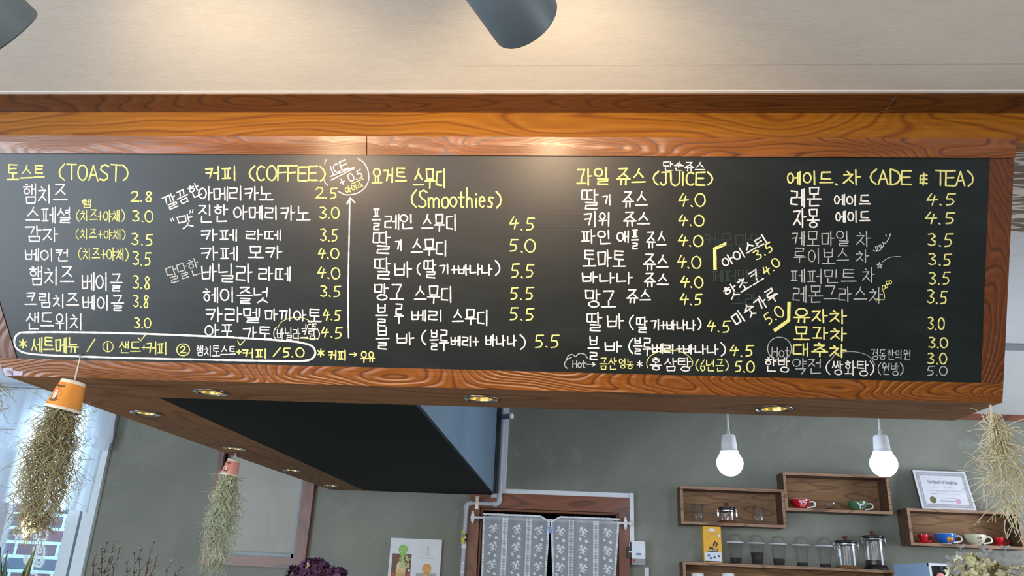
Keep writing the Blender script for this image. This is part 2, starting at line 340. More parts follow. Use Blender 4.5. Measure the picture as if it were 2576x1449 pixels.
L = {'A': [[(.02, 0), (.5, 1), (.98, 0)], [(.2, .36), (.8, .38)]], 'C': [el(.55, .5, .5, .5, 50, 310)], 'D': [[(.05, 1), (.05, 0)], [(.0, 1)]+el(.1, .5, .85, .5, 85, -90, 10)],
     'E': [[(1, 1), (.04, .98), (0, .02), (1, 0)], [(.04, .52), (.85, .54)]], 'F': [[(1, 1), (.04, .98), (0, 0)], [(.04, .52), (.85, .55)]], 'H': [[(.05, 1), (.0, 0)], [(.95, 1), (.9, 0)], [(.05, .5), (.95, .52)]],
     'I': [[(.5, 1), (.48, 0)]], 'J': [[(.15, .98), (1, 1)], [(.62, 1), (.62, .25)]+el(.32, .22, .3, .22, 0, -170, 7)], 'O': [el(.5, .5, .5, .5, 100, 462)], 'S': [[(.95, .88), (.6, 1), (.2, .9), (.12, .7), (.4, .52), (.8, .38), (.85, .15), (.5, 0), (.02, .08)]],
     'T': [[(0, 1), (1, .98)], [(.5, 1), (.48, 0)]], 'U': [[(0, 1), (.02, .35)]+el(.48, .3, .46, .3, 180, 360, 7)+[(.95, 1)]], '&': [[(.9, .85), (.2, .8), (.15, .5), (.9, .5)], [(.2, .5), (.15, .2), (.9, .15)], [(.55, 1), (.5, 0)]],
     '(': [[(.85, 1), (.35, .75), (.18, .5), (.32, .22), (.8, 0)]], ')': [[(.15, 1), (.65, .75), (.82, .5), (.68, .22), (.2, 0)]], '+': [[(.05, .45), (.95, .48)], [(.5, .85), (.5, .1)]], '.': [[(.3, .06), (.5, .0)]],
     '/': [[(1, 1), (0, 0)]], '*': [[(.5, 1), (.5, 0)], [(.05, .78), (.95, .22)], [(.05, .25), (.95, .75)]], '~': [[(0, .4), (.3, .6), (.7, .4), (1, .6)]], '"': [[(.2, 1), (.35, .5)], [(.7, 1), (.85, .5)]],
     '0': [el(.5, .5, .5, .5, 120, 475)], '1': [[(.5, 1), (.5, 0)]], '2': [[(.05, .8), (.3, 1), (.75, .97), (.85, .7), (.5, .35), (.02, .03), (1, .05)]], '3': [[(.08, .95), (.55, 1), (.85, .8), (.4, .52), (.85, .35), (.8, .1), (.4, 0), (.05, .1)]],
     '4': [[(.45, 1), (.02, .42), (1, .5)], [(.75, .8), (.5, 0)]], '5': [[(.3, .97), (.18, .55), (.7, .55), (.85, .3), (.65, .06), (.15, 0)], [(.28, .97), (1, 1)]], '6': [[(.75, 1), (.2, .6), (.05, .25), (.4, 0), (.85, .15), (.75, .45), (.2, .4)]],
     '8': [[(.8, .88), (.5, 1), (.2, .85), (.35, .6), (.75, .35), (.7, .05), (.35, 0), (.12, .2), (.5, .55), (.85, .85)]], '>': [[(0, .5), (1, .5)], [(.65, .85), (1, .5), (.65, .15)]],
     'a': [el(.45, .3, .4, .3), [(.88, .6), (.9, 0)]], 'c': [el(.5, .3, .45, .3, 50, 310)], 'e': [[(.1, .32), (.85, .36)]+el(.48, .32, .4, .32, 10, 310, 10)], 'f': [[(.9, .95), (.55, .95), (.45, .0)], [(.1, .58), (.85, .58)]],
     'h': [[(.1, 1.15), (.1, 0)], [(.1, .35), (.4, .58), (.75, .5), (.8, 0)]], 'i': [[(.5, .55), (.5, 0)], [(.5, .8), (.52, .76)]], 'l': [[(.5, 1), (.5, 0)]], 'm': [[(.02, .6), (.05, 0)], [(.05, .4), (.25, .6), (.45, .5), (.48, 0)], [(.48, .4), (.7, .6), (.9, .5), (.95, 0)]],
     'n': [[(.1, .6), (.12, 0)], [(.12, .38), (.45, .6), (.8, .5), (.85, 0)]], 'o': [el(.5, .3, .46, .3)], 'p': [[(.1, .6), (.08, -.35)], el(.48, .3, .4, .3)], 'r': [[(.2, .6), (.22, 0)], [(.22, .4), (.5, .6), (.85, .55)]],
     's': [[(.85, .55), (.4, .6), (.25, .42), (.75, .22), (.6, .0), (.1, .05)]], 't': [[(.5, .95), (.5, .05), (.8, 0)], [(.1, .6), (.95, .62)]], 'u': [[(.1, .6), (.15, .1), (.5, 0), (.85, .15)], [(.88, .6), (.9, 0)]], 'y': [[(.1, .6), (.45, .1)], [(.9, .6), (.3, -.3)]]}
ADV = {'.': .32, '(': .55, ')': .55, ' ': .45, '+': .6, 'I': .3, '/': .6, '1': .4, 'i': .3, 'l': .3, 'm': .9, '*': .7, '"': .35}
def adv(ch):
    if ord(ch) >= 0xAC00: return 1.0
    if ch in ADV: return ADV[ch]
    return .66 if not ch.islower() else .56
def text_strokes(text):
    """strokes in a box 0..width x 0..1"""
    x = 0; out = []
    for ch in text:
        a = adv(ch)
        if ch != ' ':
            g = hangul(ch) if ord(ch) >= 0xAC00 else L.get(ch, [])
            gap = .13 if ord(ch) >= 0xAC00 else .1
            jx, jy, sc_ = random.uniform(-.02, .02), random.uniform(-.03, .03), random.uniform(.93, 1.04)
            for q in g:
                out.append([(x+a*gap/2*1.0+px*(a*(1-gap))*sc_+jx+random.uniform(-.012, .012), .5+(py-.5)*sc_+jy+random.uniform(-.012, .012)) for px, py in q])
        x += a
    return out, x
def ribbon(mb, pts, nrm, w, h, mat=0, jit=.16):
    """low rounded ridge of chalk/ink along 3-D points"""
    runs = []; cur = [0]
    for i in range(1, len(pts)-1):
        cur.append(i); a = (pts[i]-pts[i-1]); b = (pts[i+1]-pts[i])
        if a.length > 1e-9 and b.length > 1e-9 and a.angle(b) > .7: runs.append(cur); cur = [i]
    cur.append(len(pts)-1); runs.append(cur)
    for run in runs:
        P = []; N = []
        for a, b in zip(run, run[1:]):
            seg = (pts[b]-pts[a]).length; n = max(1, int(seg/(w*1.8)))
            for k in range(n): P.append(pts[a].lerp(pts[b], k/n)); N.append(nrm[a])
        P.append(pts[run[-1]]); N.append(nrm[run[-1]])
        if len(P) < 2 or (P[-1]-P[0]).length < 1e-7 and len(P) < 3: continue
        t0 = (P[1]-P[0]).normalized(); t1 = (P[-1]-P[-2]).normalized()
        P = [P[0]-t0*w*.42]+P+[P[-1]+t1*w*.42]; N = [N[0]]+N+[N[-1]]
        vs = []; fs = []
        for i, q in enumerate(P):
            t = (P[min(i+1, len(P)-1)]-P[max(i-1, 0)])
            t = t.normalized() if t.length > 1e-9 else t0
            s_ = N[i].cross(t).normalized(); ww = w*.5*(1+random.uniform(-jit, jit))
            if i in (0, len(P)-1): ww *= .55
            vs += [q-s_*ww, q+N[i]*h, q+s_*ww]
        for i in range(len(P)-1):
            for k in range(2): fs.append([i*3+k, i*3+k+1, (i+1)*3+k+1, (i+1)*3+k])
        mb.add(vs, fs, mat)
def scrawl(mb, org, right, up, width_, amp, normal, w, h=.0002, mat=0, seed=1):
    """a run of print too small to read"""
    rg = random.Random(seed); right = Vector(right).normalized(); up = Vector(up).normalized(); n = max(6, int(width_/(w*2.2)))
    P = [Vector(org)+right*(width_*k/n)+up*(amp*rg.uniform(-1, 1)) for k in range(n+1)]; ribbon(mb, P, [Vector(normal)]*(n+1), w, h, mat)
def write(mb, text, org, right, up, width_, height, normal, w, h=.0004, mat=0):
    """flat lettering: org = lower-left corner"""
    st, tw = text_strokes(text); right = Vector(right).normalized(); up = Vector(up).normalized(); normal = Vector(normal).normalized()
    for q in st:
        P = [Vector(org)+right*(x/tw*width_)+up*(y*height) for x, y in q]; ribbon(mb, P, [normal]*len(P), w, h, mat)

# ================================================================== setting
W = 4.72                                              # back wall depth
ZH, ZT = CZ+0.993, CZ+1.072                           # header bottom, header top
ZK = CZ+1.0                                           # kitchen ceiling
YH = 1.647
b = MB(); b.box((-5.2, -3.2, ZT+.005), (4.2, 1.578, ZT+.105)); b.box((-.25, -3.2, ZT+.0038), (4.2, 1.462, ZT+.005))
struct(b.build('ceiling', M_CEIL))
b = MB(); b.box((-5.2, 1.561, ZT+.0038), (4.2, 1.571, ZT+.006)); struct(b.build('trim_1', M_CAULK))
for i, (xa, xb) in enumerate(((-5.2, .7425), (.7445, 4.2))):
    b = MB(); b.box((xa, 1.571, ZT), (xb, 1.69, ZT+.0045)); struct(b.build('trim_%d' % (i+2), W_TRIM))
b = MB(); b.box((-5.2, YH, ZH), (4.2, 1.69, ZT)); struct(b.build('trim_4', W_HEAD))
# kitchen ceiling: wood-grain paper, white paper, joint strip
b = MB(); b.box((-5.2, 1.69, ZK), (4.2, 2.16, ZK+.09)); struct(b.build('ceiling_panel', W_PAPER)); 
b = MB(); b.box((-5.2, 2.16, ZK+.002), (4.2, W+.12, ZK+.09)); struct(b.build('ceiling_kitchen', M_KCEIL))
b = MB(); b.box((-5.2, 3.27, ZK-.004), (4.2, 3.36, ZK+.002)); struct(b.build('trim_5', M_GREY))
zt = at(2500, 1058, W).z
b = MB(); b.box((-2.8, W-.02, zt), (4.2, W, zt+.035)); struct(b.build('trim_6', W_DOOR))
# floor, side walls
b = MB(); b.box((-5.2, -3.2, -.1), (4.2, W+.12, 0)); struct(b.build('floor', M_FLOOR))
b = MB(); b.box((4.1, -3.2, 0), (4.2, W, ZT)); struct(b.build('wall_right', M_WHITEWALL))
b = MB(); b.box((-5.2, 1.0, 0), (-5.1, W, ZT)); struct(b.build('wall_left', M_WHITEWALL))
b = MB(); b.box((-2.2, -3.3, 0), (2.4, -3.2, ZT)); struct(b.build('wall_rear_blocker', M_PLAST))  # unseen wall, added and kept short to hold back outside light
# back wall with three openings
DX0, DX1 = at(1199, 1449, W).x, at(1557, 1449, W).x; DZ1 = at(1384, 1284, W).z
NX0, NX1, NZ0, NZ1 = at(528, 1388, W).x, at(741, 1405, W).x, CZ+.038, CZ+.75
WX0, WX1, WZ0, WZ1 = -5.0, at(298, 1049, W).x, .95, CZ+.992
ops = [(DX0, DX1, 0, DZ1), (NX0, NX1, NZ0, NZ1), (WX0, WX1, WZ0, WZ1)]
xs = sorted({-5.1, 4.1}|{v for o in ops for v in o[:2]}); zs = sorted({0, ZT}|{v for o in ops for v in o[2:]})
b = MB()
for i in range(len(xs)-1):
    for k in range(len(zs)-1):
        mx, mz = (xs[i]+xs[i+1])/2, (zs[k]+zs[k+1])/2
        if any(o[0] < mx < o[1] and o[2] < mz < o[3] for o in ops): continue
        b.box((xs[i], W, zs[k]), (xs[i+1], W+.12, zs[k+1]))
struct(b.build('wall_back', M_PLAST))
# dim room behind the doorway
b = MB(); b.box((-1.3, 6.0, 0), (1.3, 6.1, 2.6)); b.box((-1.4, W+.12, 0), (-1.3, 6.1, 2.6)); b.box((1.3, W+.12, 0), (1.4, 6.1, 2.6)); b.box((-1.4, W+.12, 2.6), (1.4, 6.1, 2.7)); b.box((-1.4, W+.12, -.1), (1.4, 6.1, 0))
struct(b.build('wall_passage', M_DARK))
# door casing
d1 = thing('door_1', 'x', 'x', (0, W, 0)); del d1['label']; del d1['category']; struct(d1)
cw = .062; LT = DZ1+.085
b = MB(); b.box((DX0-cw, W-.025, DZ1), (DX1+cw, W+.02, LT)); b.box((DX0-.0, W+.02, DZ1-.012), (DX1, W+.12, DZ1)); b.build('lintel', W_DOOR, d1)
for x0, x1, xi in ((DX0-cw, DX0, DX0+.012), (DX1, DX1+cw, DX1-.012)):
    b = MB(); b.box((x0, W-.025, 0), (x1, W+.02, DZ1)); b.box((min(xi, x0 if xi > x0 and xi < x1 else xi), W+.02, 0), ((DX0 if xi < 0 else DX1), W+.12, DZ1-.012)); b.build('jamb', W_DOORZ, d1)
# blind window (niche)
w1 = thing('window_1', 'x', 'x', (NX0, W, NZ0)); del w1['label']; del w1['category']; struct(w1)
fx0, fx1, fz0 = at(509, 1418, W).x, at(769, 1425, W).x, CZ-.018
b = MB(); b.prism([(fx0, W-.03, fz0), (fx1, W-.03, fz0), (NX1, W-.03, NZ0), (NX0, W-.03, NZ0)], (0, .06, 0)); b.build('frame_rail', W_DOOR, w1)
b = MB(); b.prism([(fx0, W-.03, fz0), (NX0, W-.03, NZ0), (NX0, W-.03, NZ1), (fx0, W-.03, NZ1)], (0, .06, 0)); b.build('frame_stile', W_DOORZ, w1)
b = MB(); b.prism([(NX1, W-.03, NZ0), (fx1, W-.03, fz0), (fx1, W-.03, NZ1), (NX1, W-.03, NZ1)], (0, .06, 0)); b.build('frame_stile', W_DOORZ, w1)
b = MB(); b.box((NX0, W-.005, NZ0), (NX1, W+.03, NZ0+.022)); b.box((NX1-.022, W-.005, NZ0), (NX1, W+.03, NZ1)); b.build('track', M_ALU, w1)
b = MB(); b.box((NX0, W+.03, NZ0), (NX1, W+.06, NZ1)); b.build('panel', M_PANEL, w1)

# shop window at the far left
w2 = thing('window_2', 'x', 'x', (WX1, W, WZ0)); del w2['label']; del w2['category']; struct(w2)
def wx(px, py): return at(px, py, W).x
b = MB(); o_ = wx(258, 1240); i_ = wx(243, 1240)
jamb0 = WX1-.075
b.box((jamb0, W-.03, WZ0), (WX1, W+.06, WZ1)); b.box((WX0, W-.0, WZ1-.02), (jamb0, W+.05, WZ1)); b.box((WX0, W-.04, WZ0-.04), (WX1, W+.06, WZ0+.04)); b.build('frame', M_WHITEM, w2)
b = MB(); b.box((jamb0-.036, W+.035, WZ0), (jamb0, W+.06, WZ1)); b.build('shadow_gap', M_DARKPIPE, w2)
b = MB(); s1 = jamb0-.036
b.box((s1-.075, W+.0, WZ0), (s1, W+.035, WZ1)); b.box((-3.62, W+.0, WZ0), (-3.50, W+.035, WZ1)); b.box((-3.50, W+.012, WZ0), (-3.40, W+.03, WZ1), 1); b.box((-3.40, W+.005, WZ0), (-3.385, W+.035, WZ1)); b.build('sash', [M_WHITEM, M_PIPE], w2)
b = MB(); b.box((WX0, W+.04, WZ0), (jamb0, W+.045, WZ1)); b.build('pane', G_PANE, w2)
# shop lettering on the pane, seen from behind
M_LET = plain('white_window_letters', (240, 246, 250), .5); b = MB()
yl = W+.034
def wline(pts, w=.012): ribbon(b, [at(x, y, yl) for x, y in pts], [Vector((0, -1, 0))]*len(pts), w, .0006)
def warc(cx, cy, rx, ry, a0, a1, w=.012, n=14): wline([(cx+rx*math.cos(math.radians(a0+(a1-a0)*i/n)), cy-ry*math.sin(math.radians(a0+(a1-a0)*i/n))) for i in range(n+1)], w)
# outlined mirrored B with a bar on its right
wline([(94, 1374), (104, 1371), (111, 1379), (111, 1392), (107, 1415), (101, 1425), (90, 1424), (83, 1414), (85, 1403), (91, 1397), (90, 1388), (94, 1374)], .014)
warc(100, 1385, 5, 6, 0, 360, .010); warc(97, 1408, 6, 8, 0, 360, .010); wline([(85, 1376), (83, 1390), (84, 1400)], .010)
warc(65, 1407, 5, 9, -60, 300, .012); warc(66, 1407, 2, 4, 0, 360, .008); wline([(67, 1418), (64, 1426)], .012)
wline([(121, 1322), (117, 1352), (113, 1360), (107, 1356)], .012); wline([(100, 1350), (104, 1358), (97, 1356)], .010); warc(88, 1350, 4, 6, 0, 360, .010)
warc(50, 1343, 4, 5, 0, 360, .010); wline([(54, 1339), (51, 1362)], .010); wline([(45, 1340), (43, 1354)], .010); wline([(34, 1337), (35, 1345), (40, 1346), (39, 1366)], .010)
warc(15, 1338, 6, 9, 60, 320, .012); warc(4, 1336, 5, 7, 0, 360, .012); wline([(20, 1332), (14, 1327), (9, 1335)], .010)
wline([(9, 1396), (20, 1392), (17, 1410)], .010); wline([(6, 1394), (4, 1412)], .010); wline([(80, 1444), (88, 1441), (92, 1449)], .012)
warc(22, 1262, 4, 6, 0, 300, .010); wline([(28, 1256), (26, 1272)], .010); warc(36, 1264, 4, 6, 90, 360, .010)
lt = b.build('window_lettering', M_LET, w2)
# brick wall of the next building and yard
m, nt, p = newmat('painted_brick'); tc = nt.nodes.new('ShaderNodeTexCoord'); mp = nt.nodes.new('ShaderNodeMapping'); mp.inputs['Rotation'].default_value = (PI/2, 0, 0)
nt.links.new(tc.outputs['Object'], mp.inputs[0]); br = nt.nodes.new('ShaderNodeTexBrick'); nt.links.new(mp.outputs[0], br.inputs[0])
br.inputs['Color1'].default_value = srgb(92, 66, 74); br.inputs['Color2'].default_value = srgb(62, 84, 102); br.inputs['Mortar'].default_value = srgb(150, 172, 176)
br.inputs['Scale'].default_value = 1.0; br.inputs['Mortar Size'].default_value = .013; br.inputs['Brick Width'].default_value = .34; br.inputs['Row Height'].default_value = .105; br.inputs['Mortar Smooth'].default_value = .2
n1 = noise(nt, mapping(nt, (1, 1, 1)), 9, 5); nt.links.new(mixc(nt, .3, br.outputs[0], ramp(nt, n1, [(.3, (.55, .6, .65, 1)), (.7, (1, 1, 1, 1))]), 'MULTIPLY'), p.inputs['Base Color']); p.inputs['Roughness'].default_value = .85
bump(nt, p, math_(nt, 'SUBTRACT', 1.0, br.outputs[1]), .4, .01)
b = MB(); b.box((-9, 6.1, -.1), (-1.6, 6.3, 4.2)); struct(b.build('wall_brick', m))
b = MB(); b.box((-9, W+.12, -.2), (-1.45, 6.1, -.1)); struct(b.build('floor_yard', M_FLOOR))

# ================================================================== canopy
cn = thing('canopy', 'brown wooden box canopy holding the menu board, hanging below the ceiling', 'canopy', (0, 1.9, CZ+.434))
zs0 = CZ+.434
def curve_board(name, outline, holes, r, mat, parent, t=.012):
    cu = bpy.data.curves.new('tmp', 'CURVE'); cu.dimensions = '2D'; cu.fill_mode = 'BOTH'; cu.extrude = t/2
    for poly in [outline]+[[(hx+r*math.cos(2*PI*k/28), hy+r*math.sin(2*PI*k/28)) for k in range(28)] for hx, hy in holes]:
        sp = cu.splines.new('POLY'); sp.points.add(len(poly)-1); sp.use_cyclic_u = True
        for q, (x, y) in zip(sp.points, poly): q.co = (x, y, 0, 1)
    tmp = bpy.data.objects.new('tmp', cu); C.objects.link(tmp)
    bpy.context.view_layer.update()
    me = bpy.data.meshes.new_from_object(tmp.evaluated_get(bpy.context.evaluated_depsgraph_get()))
    bpy.data.objects.remove(tmp); bpy.data.curves.remove(cu)
    me.materials.clear(); me.materials.append(mat); me.name = name
    me.polygons.foreach_set('material_index', [0]*len(me.polygons))
    pl = parent_loc(parent)
    me.transform(Matrix.Translation(Vector((0, 0, zs0+t/2))-pl))
    o = bpy.data.objects.new(name, me); C.objects.link(o); o.parent = parent; return o
front_l = [(-.973, 2.035), (-.227, 2.018), (.538, 2.040)]
side_l = [(-1.337, 2.377), (-1.345, 3.107), (-1.336, 3.794), (-1.336, 4.47)]
RH = .036
curve_board('front_soffit', [(-1.472, 1.902), (1.034, 1.902), (1.028, 2.13), (-1.172, 2.13)], front_l, RH, W_SOF, cn)
curve_board('side_soffit', [(-1.472, 1.902), (-1.172, 2.1302), (-1.198, W-.002), (-1.413, W-.002)], side_l, RH, W_SOFY, cn)
b = MB(); b.prism([(1.012, 1.905, zs0+.012), (1.012, 2.13, zs0+.012), (1.012, 2.13, ZK-.002), (1.012, 1.70, ZK-.002), (1.012, 1.70, CZ+.93)], (.02, 0, 0)); b.build('end_panel', W_FRAMEZ, cn)
b = MB(); b.box((-.42, 2.116, zs0+.012), (1.01, 2.13, ZK-.002)); b.build('rear_panel', W_SOF, cn)
b = MB(); b.prism([(-1.47, 1.92, zs0+.012), (-1.45, 1.92, zs0+.012), (-1.40, W-.004, zs0+.012), (-1.413, W-.004, zs0+.012)], (0, 0, ZK-.002-zs0-.012)); b.build('side_panel', W_FRAMEZ, cn)
# duct housing between the soffits
du = thing('duct_housing', 'dark green painted boxed housing behind the canopy, reaching back to the wall', 'duct', (-.8, 3.4, zs0+.001))
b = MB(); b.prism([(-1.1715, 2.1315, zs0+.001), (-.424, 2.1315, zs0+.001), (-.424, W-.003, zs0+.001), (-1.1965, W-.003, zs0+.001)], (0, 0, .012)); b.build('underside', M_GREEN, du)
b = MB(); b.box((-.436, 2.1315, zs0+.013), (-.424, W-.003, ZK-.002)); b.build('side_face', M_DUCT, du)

# ---- recessed downlights
M_REFL = plain('gold_reflector', (226, 206, 140), .2, .9)
def downlight(x, y, label):
    t = thing('recessed_downlight', label, 'downlight', (x, y, zs0), 'round downlights set in the canopy underside')
    b = MB(); b.lathe([(RH-.001, .011), (RH-.001, -.001), (.046, -.001), (.0455, -.003), (.041, -.0045), (.0335, -.0035), (.0335, .011)], (x, y, zs0), 36, closed=True); b.build('trim_ring', M_STEEL, t)
    b = MB(); b.lathe([(.0333, .0), (.031, .018), (.025, .034), (.016, .042), (.014, .042)], (x, y, zs0), 32); b.build('reflector', M_REFL, t)
    b = MB(); b.lathe([(.0, .022), (.010, .023), (.0175, .027), (.0185, .032), (.015, .041), (.0, .0415)], (x, y, zs0), 24); b.build('lamp', E_DOWN, t)
    return t
dl = None
for (x, y), lab in zip(front_l+side_l, ('leftmost of the three downlights under the front board', 'middle downlight under the front board, above the grey pipe', 'right downlight under the front board, between the lit globe pendants',
        'nearest downlight in the side board, right of the orange cup', 'second downlight along the side board, right above the pink cup', 'third downlight along the side board, over the beige blind window', 'farthest downlight in the side board, close to the back wall')):
    if dl is None: dl = downlight(x, y, lab)
    else:
        c = copy_tree(dl, (x, y, zs0)); c['label'] = lab

# ================================================================== menu board
mb_ = thing('menu_chalkboard', 'long dark green chalkboard menu in an orange-brown wooden frame', 'menu board', bpt(-.22, 0))
def slab(name, quad, lift0, lift1, mat, parent):
    b = MB(); b.hexa([bpt(x, s, lift0) for x, s in quad], [bpt(x, s, lift1) for x, s in quad], 0); return b.build(name, mat, parent)
lin = lambda s: -1.436-.30*(s-.048)
lou = lambda s: -1.472-.30*s
FR = .012
pan = slab('board_panel', [(lin(.04)-.01, .04), (.99, .04), (.985, .58), (lin(.58)-.01, .58)], -.012, 0, M_BOARD, mb_)
ST = .622
xs_ = -.505
slab('top_rail', [(lou(.577), .577), (xs_-.001, .577), (xs_-.001, ST), (lou(ST), ST)], -.012, FR*.6, W_FRAME, mb_)
slab('top_rail', [(xs_+.001, .577), (1.030, .577), (1.030, ST), (xs_+.001, ST)], -.012, FR*.6, W_FRAME, mb_)
slab('bottom_rail', [(lou(0), -.001), (1.034, -.001), (1.034, .046), (lou(.046), .046)], -.014, .002, W_FRAME, mb_)
slab('side_rail', [(.983, .0465), (1.034, .0465), (1.031, .5765), (.977, .5765)], -.014, .002, W_FRAMEZ, mb_)
slab('side_rail', [(lou(.0465), .0465), (lin(.0465), .0465), (lin(.5765), .5765), (lou(.5765), .5765)], -.014, .002, W_FRAMEZ, mb_)
b = MB()
for q in ([(12, 944), (58, 944), (60, 934), (20, 931)], [(8, 925), (34, 926), (36, 945), (14, 944)]): b.hexa([onboard(x, y, .0022) for x, y in q], [onboard(x, y, .003) for x, y in q])
b.build('clear_tape', M_LAV, mb_)

# ---- chalk writing: every line stands where it stands on the board
def slope_at(y): return .006+(y-396)/549*.020
def cmap(pts, lift=.0003): return [onboard(x, y, lift) for x, y in pts]
def chalk_text(b, text, x0, y0, x1, y1, w=4.3, mat=0, dy=None):
    st, tw = text_strokes(text)
    if dy is None: dy = slope_at((y0+y1)/2)*(x1-x0)
    dy = min(dy, (y1-y0)*.35); hgt = (y1-y0)-dy; wid = .00080*w
    for q in st:
        P = cmap([(x0+x/tw*(x1-x0), y0+dy*x/tw+(1-y)*hgt) for x, y in q]); ribbon(b, P, [BN]*len(P), wid, .0007, mat)
def chalk_rot(b, text, cx, cy, wpx, hpx, deg, w=4.0, mat=0):
    st, tw = text_strokes(text); c, s = math.cos(math.radians(deg)), math.sin(math.radians(deg))
    for q in st:
        P = []
        for x, y in q:
            u = (x/tw-.5)*wpx; v = (y-.5)*hpx
            P.append((cx+u*c-v*s, cy-u*s-v*c))
        P = cmap(P); ribbon(b, P, [BN]*len(P), .00084*w, .0007, mat)
def chalk_line(b, pts, w=4.0, mat=0, smooth=False):
    if smooth:
        out = []
        for i in range(len(pts)-1):
            p0, p1, p2, p3 = pts[max(i-1, 0)], pts[i], pts[i+1], pts[min(i+2, len(pts)-1)]
            for k in range(6):
                t = k/6
                out.append(tuple(.5*((2*p1[a])+(-p0[a]+p2[a])*t+(2*p0[a]-5*p1[a]+4*p2[a]-p3[a])*t*t+(-p0[a]+3*p1[a]-3*p2[a]+p3[a])*t**3) for a in (0, 1)))
        pts = out+[pts[-1]]
    P = cmap(pts); ribbon(b, P, [BN]*len(P), .00084*w, .0007, mat)
def ell(cx, cy, rx, ry, a0=0, a1=360, n=26): return [(cx+rx*math.cos(math.radians(a0+(a1-a0)*i/n)), cy-ry*math.sin(math.radians(a0+(a1-a0)*i/n))) for i in range(n+1)]
CM = [CHW, CHY, CHT, CHG]; Wh, Ye, Th, Gh = 0, 1, 2, 3
def done(b, name): b.build(name, CM, pan)
HEADS = [[('토스트', 17, 415, 116, 454), ('(TOAST)', 144, 413, 328, 455)], [('커피', 515, 419, 599, 453), ('(COFFEE)', 623, 417, 823, 455)],
         [('요거트', 935, 422, 1023, 461), ('스무디', 1038, 424, 1126, 475)], [('(Smoothies)', 1031, 478, 1265, 523)], [('과일', 1448, 422, 1536, 466), ('쥬스', 1551, 424, 1624, 466), ('(JUICE)', 1639, 432, 1797, 467)],
         [('에이드.', 1979, 430, 2112, 466), ('차', 2119, 426, 2168, 465), ('(ADE', 2184, 427, 2295, 465), ('&', 2309, 436, 2337, 468), ('TEA)', 2352, 430, 2452, 468)]]
for h in HEADS:
    for a in h:
        b = MB(); chalk_text(b, *a, w=5.0, mat=Ye); done(b, 'menu_heading')
